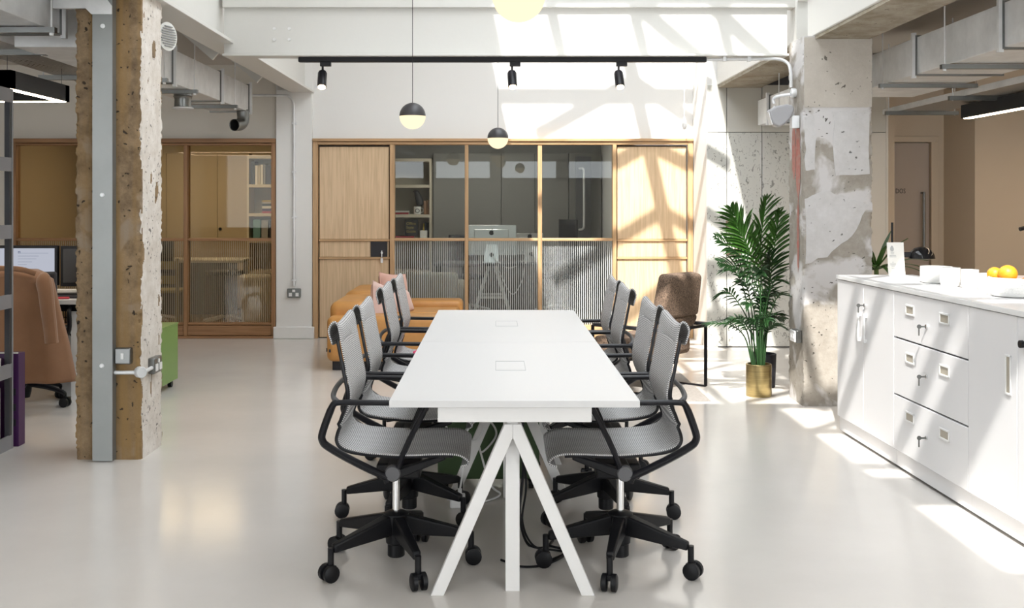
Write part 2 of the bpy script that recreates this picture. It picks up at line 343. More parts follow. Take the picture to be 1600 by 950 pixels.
        if bevel:
            k = o.modifiers.new('bevel', 'BEVEL'); k.width = bevel; k.segments = seg; k.limit_method = 'ANGLE'; k.angle_limit = math.radians(40)
            for p in me.polygons: p.use_smooth = True
            me.set_sharp_from_angle(angle=math.radians(50)) if not smooth else None
        elif smooth and not sub:
            me.set_sharp_from_angle(angle=math.radians(40))
        if sub:
            k = o.modifiers.new('smooth', 'SUBSURF'); k.levels = sub; k.render_levels = sub
        if kind: o['kind'] = kind
        if label: o['label'] = label
        if cat: o['category'] = cat
        if group: o['group'] = group
        return o
def thing(name, label=None, cat=None, loc=(0, 0, 0), rz=0.0, group=None, kind=None):
    o = bpy.data.objects.new(name, None); COL.objects.link(o); o.location = loc; o.rotation_euler = (0, 0, rz); o.empty_display_size = 0.1
    if label: o['label'] = label
    if cat: o['category'] = cat
    if group: o['group'] = group
    if kind: o['kind'] = kind
    return o
def clone(root, loc=None, rz=None, label=None, parent=None):
    c = root.copy(); COL.objects.link(c)
    if parent: c.parent = parent
    if loc is not None: c.location = loc
    if rz is not None: c.rotation_euler = (0, 0, rz)
    if label: c['label'] = label
    for ch in root.children: clone(ch, parent=c)
    return c
def text(name, body, size, m, loc, rot, parent=None, depth=0.0005, align='LEFT', width=1.0):
    cu = bpy.data.curves.new(name, 'FONT'); cu.body = body; cu.size = size; cu.extrude = depth; cu.align_x = align; cu.resolution_u = 2
    t = bpy.data.objects.new('tmp', cu); COL.objects.link(t); bpy.context.view_layer.update()
    me = bpy.data.meshes.new_from_object(t.evaluated_get(bpy.context.evaluated_depsgraph_get())); me.name = name
    bpy.data.objects.remove(t); me.materials.clear(); me.materials.append(m)
    o = bpy.data.objects.new(name, me); COL.objects.link(o); o.location = loc; o.rotation_euler = rot; o.scale = (width, 1, 1)
    if parent: o.parent = parent
    return o
UPR = (PI/2, 0, 0)      # text standing upright, read from -Y

# ================================================================== SETTING
G((0, 0, 0)).box(-7, 7, -3.2, 11.9, -0.1, 0).build('floor', M['floor'], kind='structure')
G().box(-7, 7, 11.56, 15.0, -0.1, -0.002).build('floor', M['officefloor'], kind='structure')
WX0, WX1 = -7.0, 7.0
ST = dict(kind='structure')
# back wall above the partitions, pilaster, shaft walls
YB = 11.5
G().box(-2.34, 2.14, YB, YB+0.12, 2.114, 4.9).build('wall_back', M['white'], **ST)
G().box(WX0, -2.34, YB, YB+0.12, 2.114, 2.95).build('wall_back', M['cream'], **ST)
G().box(WX0, -5.16, YB, YB+0.12, 0, 2.114).build('wall_back', M['cream'], **ST)
G().box(-2.325, -1.945, 11.43, YB+0.12, 0, 2.63).box(-2.325, -1.945, YB-0.005, YB+0.12, 2.6, 2.95).build('wall_pilaster', M['white'], bevel=0.004, **ST)
G().box(-2.35, -1.92, 11.405, 11.44, 0, 0.125).build('baseboard_pilaster', M['white'], bevel=0.006, **ST)
# right return wall and printed board wall
G().box(2.09, 2.2, 10.72, YB+0.12, 0, 2.95).build('wall_return', M['white'], **ST)
wp = thing('wall_right_boards', kind='structure', loc=(2.09, 10.74, 0))
G((2.09, 10.74, 0)).box(2.095, 3.87, 10.74, 10.84, 0, 2.9).build('wall_core', M['cabgap'], wp)
xs = [2.09, 2.284, 2.634, 3.10, 3.56, 3.872]
for i in range(5):
    G((2.09, 10.74, 0)).box(xs[i]+.003, xs[i+1]-.003, 10.71, 10.742, 0.012, 2.128).build('wall_board', M['glyph'] if i < 3 else M['cream'], wp, bevel=0.002)
    G((2.09, 10.74, 0)).box(xs[i]+.003, xs[i+1]-.003, 10.71, 10.742, 2.134, 2.6).build('wall_board', M['board'], wp, bevel=0.002)
G().box(3.86, 3.88, 10.7, 10.86, 0, 2.9).build('trim_1', M['cream'], **ST)
# far right corner with door
G().box(3.88, 4.23, YB, YB+0.1, 0, 2.95).box(4.23, 4.66, YB, YB+0.1, 2.1, 2.95).box(4.66, 4.76, YB, YB+0.1, 0, 2.95).build('wall_corridor', M['beige'], **ST)
G().box(3.88, 4.0, 10.86, YB, 0, 2.95).build('wall_corridor', M['beige'], **ST)
G().hexa([(4.76, 11.6, 0), (4.76, 11.5, 0), (4.87, 11.0, 0), (4.97, 11.1, 0)], [(4.76, 11.6, 2.95), (4.76, 11.5, 2.95), (4.87, 11.0, 2.95), (4.97, 11.1, 2.95)]).build('wall_corridor', M['beige'], **ST)
G().box(4.87, WX1, 11.0, 11.1, 0, 2.95).build('wall_corridor', M['beige'], **ST)
dr = thing('door_3', kind='structure', loc=(4.23, YB, 0))
o3 = (4.23, YB, 0)
G(o3).box(4.02, 4.615, YB+0.03, YB+0.07, 0.01, 2.07).build('door_leaf', M['beigedoor'], dr)
G(o3).box(4.62, 4.70, YB-0.02, YB+0.08, 0, 2.08).box(3.95, 4.70, YB-0.02, YB+0.08, 2.08, 2.14).build('door_frame', M['beige'], dr, bevel=0.004)
g = G(o3); g.tube([(4.535, YB-.035, 1.55), (4.535, YB-.035, 0.85)], 0.013, 10); g.bar((4.535, YB-.04, 1.54), (4.535, YB+.04, 1.54), .018, .018); g.bar((4.535, YB-.04, .87), (4.535, YB+.04, .87), .018, .018)
g.build('door_handle', M['galvd'], dr, smooth=True)
text('door_lettering', 'DOS', 0.075, M['ink'], (4.255-4.23, 0.026, 1.535), UPR, dr, width=.72)
# outer walls
G().box(3.88, 5.0, 11.6, 11.7, 0, 2.95).build('wall_corridor', M['beige'], **ST)  # backing wall put in to stop sky light leaking round the door
G().box(WX0-.1, WX0, -3.2, 15, 0, 2.95).build('wall_left', M['cream'], **ST)
G().box(WX1, WX1+.1, -3.2, 11.1, 0, 2.95).build('wall_right', M['beige'], **ST)
gw = G().box(WX0, WX1, -3.2, -3.05, 2.8, 4.9).box(WX0, WX1, -3.2, -3.05, 0, .5).box(WX0, -6.5, -3.2, -3.05, .5, 2.8).box(6.5, WX1, -3.2, -3.05, .5, 2.8)  # side window openings, out of view, sized to add frontal fill
gw.box(-3.0, 3.2, -3.2, -3.05, .5, 2.05).box(-3.0, 3.2, -3.2, -3.05, 2.45, 2.8)
for x in (-3.0, -1.6, 0, 1.6, 3.1): gw.box(x-.15, x+.15, -3.2, -3.05, 2.0, 2.5)
for x in (-4.75, 4.85): gw.box(x-.04, x+.04, -3.2, -3.05, .5, 2.8)
gw.build('wall_front', M['white'], **ST)
# ceilings of the side aisles, roof of the lantern
G().box(WX0, -2.12, -3.2, 11.6, 2.9, 3.0).build('ceiling', M['ceil'], **ST)
G().box(2.58, WX1, -3.2, 11.2, 2.9, 3.0).build('ceiling', M['ceil'], **ST)
G().box(2.2, 4.9, 10.6, 11.6, 2.9, 3.0).build('ceiling', M['ceil'], **ST)
G().box(-2.2, -2.1, -3.2, 11.6, 2.9, 4.9).build('wall_lantern_left', M['white'], **ST)
G().box(2.2, 2.3, -3.2, 11.6, 2.9, 4.9).build('wall_lantern_right', M['white'], **ST)
RZ0, RZ1 = 4.8, 4.9
G().box(-2.2, -.47, -3.2, 11.6, RZ0, RZ1).build('ceiling', M['white'], **ST)
G().box(1.70, 2.3, -3.2, 11.6, RZ0, RZ1).box(1.30, 1.7, 4.2, 5.75, RZ0, RZ1).build('ceiling', M['white'], **ST)  # second box juts in, unseen, to keep sun off the grey column
G().box(-.47, 1.7, 10.2, 11.6, RZ0, RZ1).build('ceiling', M['white'], **ST)  # unseen roof end closed to cut light grazing the back wall
G().box(-.47, .9, -3.2, 3.45, RZ0, RZ1).build('ceiling', M['white'], **ST)
G().box(-.47, 1.7, 1.10, 1.57, RZ0, RZ1).build('trim_2', M['white'], **ST)
sk = thing('window_3', kind='structure', loc=(0, 7, RZ0))
def rbar(p, q, w=.07):
    G((0, 7, RZ0)).bar((p[0], p[1], RZ0+.03), (q[0], q[1], RZ0+.03), w, .08).build('glazing_bar', M['steelwhite'], sk)
for y, wd in ((-.9, .08), (.1, .08), (1.85, .09), (2.75, .10), (3.6, .12), (4.7, .09), (5.8, .09), (6.38, .11), (6.95, .08), (9.62, .09)):  # includes one bar added to shade the cross beam's top flange
    rbar((.9 if y < 3.4 else -.47, y), (1.7, y), wd)
for x in (-.03, .58, 1.21): rbar((x, 3.45), (x, 7.35), .07)
rbar((1.32, -3), (1.32, 3.45), .06)
rbar((1.0, 7.35), (1.0, 10.2), .13); rbar((-.47, 7.35), (1.7, 7.35), .1)
for n, (l, r) in ((9.76, ((-.15, 9.28), (1.6, 9.36))), (9.17, ((-.3, 8.62), (1.65, 8.86))), (8.58, ((-.3, 8.0), (1.65, 8.2))), (8.0, ((.1, 7.5), (1.65, 7.6)))):
    rbar((1.0, n), l, .075); rbar((1.0, n), r, .075)
for a, b in (((-.47, 3.9), (1.21, 5.8)), ((1.21, 5.8), (-.47, 7.3)), ((.58, 3.6), (1.7, 4.7)), ((.9, 2.75), (1.7, 3.6)), ((1.7, 5.8), (.58, 6.9))): rbar(a, b, .06)
# offices behind the glass
G().box(-2.3, 1.5, 14.6, 14.7, 0, 2.6).build('wall_office', M['officegrey'], **ST)
G().box(1.42, 1.5, YB+.2, 14.6, 0, 2.6).build('wall_office', M['white'], **ST)
G().box(-2.3, -2.2, YB+.13, 14.6, 0, 2.6).build('wall_office', M['officewarm'], **ST)
G().box(-5.7, -2.3, 14.6, 14.7, 0, 2.6).build('wall_office', M['officewarm'], **ST)
G().box(-5.7, -5.6, YB+.13, 14.6, 0, 2.6).build('wall_office', M['officewarm'], **ST)
G().box(-5.7, 1.5, YB+.12, 14.7, 2.5, 2.6).build('ceiling', M['ceil'], **ST)

# ================================================================== GLAZED PARTITIONS
def px(a, Y=11.52): return (a-775)*Y/1690
W1 = (0, 11.5, 0)
win = thing('window_1', kind='structure', loc=W1)
ZT = 2.114
def fr(x0, x1, z0, z1, name='frame_rail', m='oak', p=None, y0=11.44, y1=11.56, o=W1):
    return G(o).box(x0, x1, y0, y1, z0, z1).build(name, M[m], p or win, bevel=0.004)
fr(-1.94, -1.885, 0, ZT, 'frame_post'); fr(2.03, 2.085, 0, ZT, 'frame_post')
fr(-1.94, 2.085, ZT-.03, ZT, 'frame_head', 'oakx', y0=11.42); fr(-1.885, 2.03, ZT-.065, ZT-.034, 'frame_rail', 'oakx')
fr(-1.125, -1.075, 0, ZT-.065, 'mullion'); fr(1.235, 1.275, 0, ZT-.065, 'mullion')
for a, b in ((726.5, 732), (840, 846.5)): fr(px(a), px(b), 0, ZT-.065, 'mullion', y0=11.45)
cols = [(-1.075, px(726.5)), (px(732), px(840)), (px(846.5), 1.235)]
for a, b in cols:
    fr(a, b, 1.03, 1.06, 'transom', 'oakx', y0=11.45, y1=11.55)
    fr(a, b, 0, .14, 'bottom_rail', 'oakx', y0=11.45, y1=11.55)
    G(W1).box(a, b, 11.50, 11.506, 1.06, ZT-.065).build('pane', M['glass'], win)
    G(W1).box(a, b, 11.50, 11.506, .14, 1.03).build('pane', M['reed'], win)
def oak_door(nm, x0, x1, lock):
    d = thing(nm, kind='structure', loc=((x0+x1)/2, 11.5, 0)); o = ((x0+x1)/2, 11.5, 0)
    zs = [(.01, .835), (.86, 1.025), (1.05, ZT-.085)]
    for z0, z1 in zs: G(o).box(x0+.012, x1-.012, 11.475, 11.52, z0, z1).build('door_panel', M['oakl'], d, bevel=0.003)
    G(o).box(x0+.005, x1-.005, 11.49, 11.53, 0, ZT-.068).build('door_core', M['groove'], d)
    for z in (.848, 1.038): G(o).box(x0+.008, x1-.004, 11.455, 11.5, z-.011, z+.011).build('door_rail', M['oakx'], d, bevel=0.003)
    if lock:
        G(o).box(px(580), px(606), 11.46, 11.478, .862, 1.022).build('lock_plate', M['blackcard'], d, bevel=0.003)
        lk = G(o).cyl((px(598), 11.46, .905), (px(598), 11.43, .905), .012, 10).build('lock', M['chrome'], d, smooth=True)
        k = G(o); k.box(px(598)-.004, px(598)+.004, 11.41, 11.44, .87, .93); k.lathe([(.014, -.003), (.014, .003)], 12, (px(598), 11.425, .865), (1, 0, 0)); k.box(px(598)-.012, px(598)+.012, 11.42, 11.43, .80, .85)
        k.build('key', M['galv'], d)
oak_door('door_1', -1.885, -1.125, True); oak_door('door_2', 1.275, 2.03, False)
# left partition, oak frame with shade put into its colour
W2 = (-3.7, 11.5, 0); win2 = thing('window_2', kind='structure', loc=W2)
k2 = dict(p=win2, o=W2)
fr(px(426), px(433), 0, ZT, 'frame_post', 'walnut', **k2); fr(-5.16, -5.08, 0, ZT, 'frame_post', 'walnut', **k2)
fr(-5.16, px(433), ZT-.045, ZT, 'frame_head', 'oakshadex', y0=11.42, **k2); fr(-5.1, px(426), ZT-.07, ZT-.05, 'frame_rail', 'oakshadex', **k2)
fr(px(290), px(296), 0, ZT-.07, 'mullion', 'walnut', **k2); fr(px(160), px(166), 0, ZT-.07, 'mullion', 'walnut', **k2)
fr(-5.16, px(433), 0, .025, 'frame_sill', 'oakshadex', y0=11.42, **k2)
for a, b in ((-5.08, px(160)), (px(166), px(290)), (px(296), px(426))):
    fr(a, b, 1.03, 1.06, 'transom', 'oakshadex', y0=11.45, y1=11.55, **k2); fr(a, b, .03, .135, 'bottom_rail', 'oakshadex', y0=11.45, y1=11.55, **k2); fr(a, b, .14, .165, 'bottom_bead', 'oakshadex', y0=11.46, y1=11.54, **k2)
    G(W2).box(a, b, 11.50, 11.506, 1.06, ZT-.07).build('pane', M['glassw'], win2)
    G(W2).box(a, b, 11.50, 11.506, .165, 1.03).build('pane', M['reedw'], win2)

# ================================================================== BEAMS AND COLUMNS
t = thing('steel_beam', 'white steel cross beam carrying the black lighting track', 'beam', (0, 7.98, 2.5))
o = (0, 7.98, 2.5)
G(o).box(-2.0, 2.14, 7.955, 7.975, 2.518, 2.86).build('web', M['steelwhite'], t)
G(o).box(-2.0, 2.14, 7.90, 8.05, 2.503, 2.52).build('bottom_flange', M['steelwhite'], t, bevel=0.003)
G(o).box(-2.0, 2.2, 7.915, 8.04, 2.86, 2.98).build('top_flange', M['steelwhite'], t, bevel=0.003)
for x, z in ((-1.63, 2.71), (-1.52, 2.71), (-1.63, 2.63), (-1.52, 2.63)): G(o).cyl((x, 7.956, z), (x, 7.945, z), .011, 8).build('bolt', M['plasticw'], t)
t = thing('steel_beam', 'white painted steel beam running lengthways above the exposed brown column', 'beam', (-2.06, 5, 2.6)); o = (-2.06, 5, 2.6)
G(o).box(-2.17, -1.93, -3, YB, 2.60, 2.625).build('bottom_flange', M['steelwhite'], t, bevel=0.003)
G(o).box(-2.07, -2.03, -3, YB, 2.625, 3.0).build('web', M['steelwhite'], t)
for y in (6.9, 8.6, 10.2): G(o).bar((-2.17, y, 2.66), (-2.45, y, 2.90), .25, .03, (0, 1, 0)).build('haunch', M['steelwhite'], t)
t = thing('concrete_beam', 'white painted concrete beam with bare stained underside over the grey column', 'beam', (2.4, 5, 2.6)); o = (2.4, 5, 2.6)
G(o).box(2.23, 2.63, -3, 7.75, 2.60, 2.95).build('beam_body', M['steelwhite'], t, bevel=0.01)
G(o).box(2.24, 2.62, -3, 7.7, 2.578, 2.603).build('bare_soffit', M['concB'], t)
G(o).box(2.19, 2.63, 7.9, 10.75, 2.60, 2.95).build('beam_body', M['steelwhite'], t, bevel=0.01)
G(o).box(2.20, 2.62, 7.9, 10.72, 2.572, 2.603).build('bare_soffit', M['concB'], t)

def column(name, label, x0, x1, y0, y1, z1, mats, side_mat_right, seed, rough=.028, ridge=.6, tex=None):
    g = G(((x0+x1)/2, (y0+y1)/2, 0)); nz = 230; per = []
    def seg(ax, ay, bx, by, n, tag):
        for i in range(n):
            tt = i/n; per.append((ax+(bx-ax)*tt, ay+(by-ay)*tt, min(tt, 1-tt)*math.hypot(bx-ax, by-ay), tag))
    seg(x0, y0, x1, y0, 40, 0); seg(x1, y0, x1, y1, 36, 1); seg(x1, y1, x0, y1, 12, 2); seg(x0, y1, x0, y0, 18, 3)
    cx, cy = (x0+x1)/2, (y0+y1)/2; n = len(per)
    for k in range(nz+1):
        z = z1*k/nz
        for (x, y, e, tag) in per:
            nn = noise.noise(Vector((x*9+seed, y*9, z*13)))*.35+noise.noise(Vector((x*30, y*30+seed, z*34)))*.4+noise.noise(Vector((x*70, y*70+seed, z*80)))*.25
            d = .0025*nn
            if e < .022: d += max(0, nn*1.3+.18)*rough*(1-e/.022)
            dx, dy = cx-x, cy-y
            l = math.hypot(dx, dy); g.v.append(Vector((x+dx/l*d*1.3, y+dy/l*d*1.3, z)))
    for k in range(nz):
        for i in range(n):
            j = (i+1) % n; g.f.append((k*n+i, k*n+j, (k+1)*n+j, (k+1)*n+i))
            if side_mat_right and per[i][3] == 1 and noise.noise(Vector((per[i][1]*14, z1*k/nz*5, seed))) > -.45+.5*(per[i][2] < .02): g.mi[len(g.f)-1] = 1
    g.f.append(tuple(reversed(range(n)))); g.f.append(tuple(nz*n+i for i in range(n)))
    t = thing(name, label, 'column', ((x0+x1)/2, (y0+y1)/2, 0))
    g.build('shaft', mats, t, fix=False, smooth=True); return t
cl = column('concrete_column', 'rough brown concrete column with one white plastered side and a steel strip', -2.338, -1.971, 6.014, 6.385, 2.6, [M['concL'], M['plaster']], True, 3.1)
crt = column('concrete_column', 'weathered grey concrete column with white paint patches and red spray mark', 2.158, 2.642, 7.594, 7.975, 2.6, [M['concR']], False, 9.4, .02)
def blot(g, pts, x): g.add([(x, y, z) for y, z in pts], [tuple(range(len(pts)))])
oc = (crt.location.x, crt.location.y, 0)
g = G(oc)
for (yc, zc, hw, hh) in ((7.72, 1.74, .06, .28), (7.83, 1.80, .05, .2), (7.72, 1.2, .03, .26)):
    pts = [(yc+hw*math.cos(a)*(1+.5*noise.noise(Vector((a*2, zc, 1)))), zc+hh*math.sin(a)*(1+.25*noise.noise(Vector((a*3, zc, 5))))) for a in [i*2*PI/20 for i in range(20)]]
    blot(g, pts, 2.1555)
g.build('spray_mark', M['redpaint'], crt, fix=False)
# thin patches of old white paint on the grey column's face
def patch(pts, dep=.0035):
    g = G(oc); n = len(pts)
    q = []
    for i in range(n):
        a = Vector(pts[i]); b = Vector(pts[(i+1) % n])
        for k in range(5):
            p = a.lerp(b, k/5); q.append((p.x+.014*noise.noise(Vector((p.x*20, p.y*20, 3))), p.y+.02*noise.noise(Vector((p.x*20, p.y*20, 8)))))
    g.prism(q, 7.594-dep, 7.60, 'y'); return g.build('paint_patch', M['oldpaint'], crt)
M['oldpaint'] = concrete('old_white_paint', (0.66, 0.65, 0.65), (0.53, 0.52, 0.51))
M['render'] = concrete('smooth_render', (0.56, 0.52, 0.465), (0.47, 0.43, 0.375))
gp = G(oc).box(2.163, 2.637, 7.589, 7.6, 2.10, 2.59).build('render_patch', M['render'], crt)
patch([(2.36, 2.07), (2.62, 2.08), (2.62, 1.62), (2.38, 1.63)]); patch([(2.17, 2.03), (2.24, 2.03), (2.24, 1.66), (2.17, 1.66)])
patch([(2.17, 1.45), (2.30, 1.52), (2.50, 1.46), (2.62, 1.42), (2.50, 1.20), (2.32, 1.05), (2.18, 1.0)])
# base chips of the grey column left bare: socket on its left side
t = thing('wall_socket', 'double socket box on the left side of the grey column', 'socket', (2.14, 7.68, .48)); o = (2.14, 7.68, .48)
G(o).box(2.115, 2.156, 7.62, 7.76, .44, .53).build('box', M['galvd'], t, bevel=.006); G(o).box(2.105, 2.116, 7.63, 7.75, .445, .525).build('face_plate', M['galv'], t, bevel=.003)
for y in (7.66, 7.72): G(o).box(2.101, 2.106, y-.012, y+.012, .47, .50).build('socket_hole', M['plasticw'], t)

# galvanised strip and channel on the brown column
t = thing('steel_strip', 'tall galvanised steel channel fixed to the front of the brown column', 'channel', (-2.165, 5.98, 0)); o = (-2.165, 5.98, 0)
G(o).box(-2.222, -2.112, 5.955, 5.962, 0.005, 2.75).box(-2.222, -2.215, 5.96, 6.02, .005, 2.75).box(-2.119, -2.112, 5.96, 6.02, .005, 2.75).build('channel', M['stripsteel'], t)
G(o).prism([(-2.26, 2.75), (-2.26, 2.50), (-2.225, 2.465), (-2.112, 2.465), (-2.112, 2.51), (-2.15, 2.56), (-2.15, 2.75)], 5.945, 5.956).build('gusset_plate', M['galv'], t)
for x, z in ((-2.155, 2.52), (-2.165, 2.40), (-2.168, 1.47), (-2.17, .53)): G(o).lathe([(.013, 0), (.013, .004), (.009, .006), (.009, .011)], 10, (x, 5.956, z), (0, -1, 0)).build('bolt', M['galv'], t)
G((-2.35, 5.98, 2.5)).box(-2.44, -2.262, 5.955, 5.99, 2.50, 2.60).build('steel_channel', M['galv'], label='short horizontal galvanised channel beside the brown column top', cat='channel')
# switch and socket on the brown column
t = thing('wall_switch', 'grey metal single switch box on the front of the brown column', 'switch', (-2.065, 6.0, .58)); o = (-2.065, 6.0, .58)
G(o).box(-2.108, -2.02, 5.975, 6.02, .535, .625).build('box', M['galvd'], t, bevel=.006); G(o).box(-2.072, -2.056, 5.969, 5.977, .563, .597).build('rocker', M['plasticw'], t, bevel=.002)
t = thing('wall_socket', 'grey metal double socket on the plastered side of the brown column', 'socket', (-1.97, 6.2, .5)); o = (-1.97, 6.2, .5)
G(o).box(-1.985, -1.935, 6.13, 6.27, .455, .545).build('box', M['galvd'], t, bevel=.006)
for y in (6.165, 6.235): G(o).box(-1.936, -1.93, y-.02, y+.02, .47, .51).build('socket_hole', M['plasticw'], t)
G(o).box(-1.936, -1.929, 6.19, 6.21, .515, .535).build('rocker', M['plasticw'], t)
t = thing('conduit', 'short steel conduit wrapping the lower corner of the brown column', 'conduit', (-2.04, 6.0, .485)); o = (-2.04, 6.0, .485)
G(o).tube([(-2.112, 5.992, .487), (-1.99, 5.992, .487)], .011, 10).build('pipe', M['galv'], t, smooth=True)
G(o).tube([(-1.955, 6.01, .489), (-1.952, 6.13, .492)], .011, 10).build('pipe', M['galv'], t, smooth=True)
G(o).lathe([(.028, -.02), (.032, -.015), (.032, .015), (.028, .02)], 14, (-1.972, 5.998, .488), (.7, -.7, 0)).build('junction_box', M['galv'], t, smooth=True)

# ================================================================== CEILING SERVICES
def duct(label, x0, x1, y0, y1, z0, z1, joints, hang, side):
    t = thing('air_duct', label, 'duct', ((x0+x1)/2, (y0+y1)/2, z0)); o = ((x0+x1)/2, (y0+y1)/2, z0)
    G(o).box(x0, x1, y0, y1, z0, z1).build('duct_body', M['galv'], t, bevel=.004)
    xf = x1 if side > 0 else x0
    for y in joints:
        G(o).box(x0-.012, x1+.012, y-.018, y+.018, z0-.012, z1+.012).build('joint_flange', M['galvd'], t)
        G(o).bar((xf+side*.018, y, z0-.03), (xf+side*.018, y, z1+.03), .03, .03).build('joint_angle', M['galv'], t)
    for y in hang:
        G(o).bar((x0-.07, y, z0-.022), (x1+.07, y, z0-.022), .041, .03).build('strut', M['galvd'], t)
        G(o).cyl((xf+side*.045, y, z0-.04), (xf+side*.045, y, 2.9), .005, 6).build('hanger_rod', M['galv'], t)
        G(o).cyl((xf+side*.045, y, z0-.05), (xf+side*.045, y, z0-.005), .012, 6).build('nut', M['galv'], t)
    return t
duct('galvanised air duct running past the white beam towards the pilaster', -2.86, -2.483, 6.42, 10.9, 2.352, 2.612, (8.3, 9.75, 10.86), (7.95, 8.75, 10.1), 1)
duct('deep galvanised air duct ending beside the top of the brown column', -2.86, -2.47, 3.6, 6.17, 2.39, 2.82, (6.14,), (5.9, 4.6), 1)
duct('galvanised air duct on struts behind the grey concrete column', 3.01, 3.62, 4.8, 9.4, 2.35, 2.615, (7.75, 6.42, 5.4), (8.3, 7.15, 6.0), -1)
t = duct('short galvanised duct end in front of the printed wall boards', 2.53, 2.95, 8.8, 10.45, 2.18, 2.42, (10.0,), (9.5,), -1)
def tray(label, x0, x1, y0, y1, z, side, sup):
    t = thing('cable_tray', label, 'cable tray', ((x0+x1)/2, (y0+y1)/2, z)); o = ((x0+x1)/2, (y0+y1)/2, z)
    G(o).box(x0, x1, y0, y1, z, z+.002).build('tray_base', M['perf'], t)
    for x in (x0, x1): G(o).box(x-.004, x+.004, y0, y1, z, z+.05).build('tray_side', M['galv'], t)
    for y in sup:
        G(o).bar((x0-.12, y, z-.018), (x1+.12, y, z-.018), .041, .035).build('strut', M['galvd'], t)
        for x in (x0-.09, x1+.09): G(o).cyl((x, y, z-.04), (x, y, 2.9), .005, 6).build('hanger_rod', M['galv'], t)
tray('perforated steel cable tray hanging below the duct beside the brown column', -3.30, -2.925, 5.0, 8.6, 2.385, 1, (6.75, 8.1))
tray('perforated steel cable tray hanging beside the duct near the corridor door', 3.72, 4.15, 5.0, 10.4, 2.28, -1, (8.6, 7.0, 10.0))
# round spigot, elbow and wall grille
t = thing('duct_spigot', 'round steel air outlet hanging under the left duct', 'air outlet', (-2.605, 9.0, 2.22)); o = (-2.605, 9.0, 2.22)
G(o).lathe([(.074, 2.352), (.074, 2.32), (.08, 2.315), (.074, 2.31), (.068, 2.29), (.07, 2.23), (.07, 2.225)], 24, (-2.605, 9.0, 0)).build('collar', M['galvd'], t, smooth=True)
G(o).lathe([(.07, 2.228), (.088, 2.222), (.088, 2.214), (.05, 2.208), (.01, 2.206)], 24, (-2.605, 9.0, 0)).build('valve_disc', M['galv'], t, smooth=True)
t = thing('duct_elbow', 'small round steel duct elbow at the far end of the left duct', 'air outlet', (-2.53, 10.8, 2.2)); o = (-2.53, 10.8, 2.2)
G(o).tube(rpoints([(-2.53, 10.8, 2.36), (-2.525, 10.8, 2.27), (-2.54, 10.76, 2.215), (-2.58, 10.66, 2.20)], 5), .058, 18, cap=False).build('elbow', M['galvd'], t, smooth=True, solid=.004)
t = thing('vent_grille', 'round white louvred vent grille beside the top of the brown column', 'vent', (-2.05, 6.62, 2.45)); o = (-2.05, 6.62, 2.45)
ax = Vector((.93, -.36, 0)).normalized(); c0 = Vector((-2.10, 6.62, 2.44))
G(o).lathe([(.07, -.42), (.075, .10), (.088, .10), (.088, .112), (.074, .114)], 26, c0, ax).build('sleeve', M['grille'], t, smooth=True)
lat = ax.cross(Vector((0, 0, 1)))
for i in range(9):
    z = -.06+i*.015; hw = math.sqrt(max(0, .070**2-z*z)); c = c0+ax*.118+Vector((0, 0, z)); G(o).bar(c-lat*hw, c+lat*hw, .006, .006).build('louvre', M['midgrey'], t)
# conduit with socket on the pilaster
t = thing('conduit', 'steel conduit bending down the white pilaster to a socket', 'conduit', (-2.12, 11.41, .5)); o = (-2.12, 11.41, .5)
G(o).tube(rpoints([(-2.70, 11.40, 2.565), (-2.26, 11.40, 2.565), (-2.17, 11.40, 2.545), (-2.135, 11.405, 2.48), (-2.13, 11.405, 2.40)], 6)+[Vector((-2.13, 11.405, .56))], .013, 10).build('pipe', M['galv'], t, smooth=True)
for z in (2.27, 1.76, 1.28, .62): G(o).box(-2.155, -2.105, 11.395, 11.432, z-.012, z+.012).build('saddle_clip', M['galv'], t, bevel=.004)
t = thing('wall_socket', 'grey double socket at the foot of the pilaster conduit', 'socket', (-2.13, 11.41, .48)); o = (-2.13, 11.41, .48)
G(o).box(-2.20, -2.06, 11.39, 11.432, .435, .53).build('box', M['galvd'], t, bevel=.006)
for x in (-2.165, -2.095): G(o).box(x-.016, x+.016, 11.385, 11.391, .45, .485).build('socket_hole', M['plasticw'], t)
G(o).box(-2.145, -2.115, 11.385, 11.391, .495, .52).build('rocker', M['plasticw'], t)

# lighting track and spots
t = thing('lighting_track', 'long black lighting track under the white cross beam', 'track', (0, 7.97, 2.48))
G((0, 7.97, 2.48)).box(-1.45, 1.545, 7.95, 7.99, 2.465, 2.503).build('track_body', M['black'], t, bevel=.003)
G((0, 7.97, 2.48)).box(-1.455, -1.45, 7.952, 7.988, 2.468, 2.50).box(1.545, 1.55, 7.952, 7.988, 2.468, 2.50).build('end_cap', M['darkgrey'], t)
def spot(x, lab):
    t = thing('track_spotlight', lab, 'spotlight', (x, 7.97, 2.46), group='track spotlights'); o = (x, 7.97, 2.46)
    G(o).box(x-.03, x+.05, 7.952, 7.988, 2.435, 2.466).build('adaptor', M['black'], t, bevel=.003)
    G(o).cyl((x-.012, 7.97, 2.44), (x-.012, 7.97, 2.38), .008, 8).build('stem', M['black'], t)
    a = Vector((-.05, .62, 1)).normalized(); c = Vector((x-.008, 7.90, 2.275))
    G(o).lathe([(.030, 0), (.034, .004), (.034, .125), (.028, .14)], 20, c, a).build('lamp_body', M['satin'], t, smooth=True)
    G(o).lathe([(.028, -.002), (.028, .001)], 20, c, a).build('lens', M['spot'], t)
for x, l in ((-1.265, 'black track spotlight above the oak door with the lock plate'), (.13, 'black track spotlight in the middle of the track'), (.915, 'black track spotlight above the sunlit oak door')): spot(x, l)
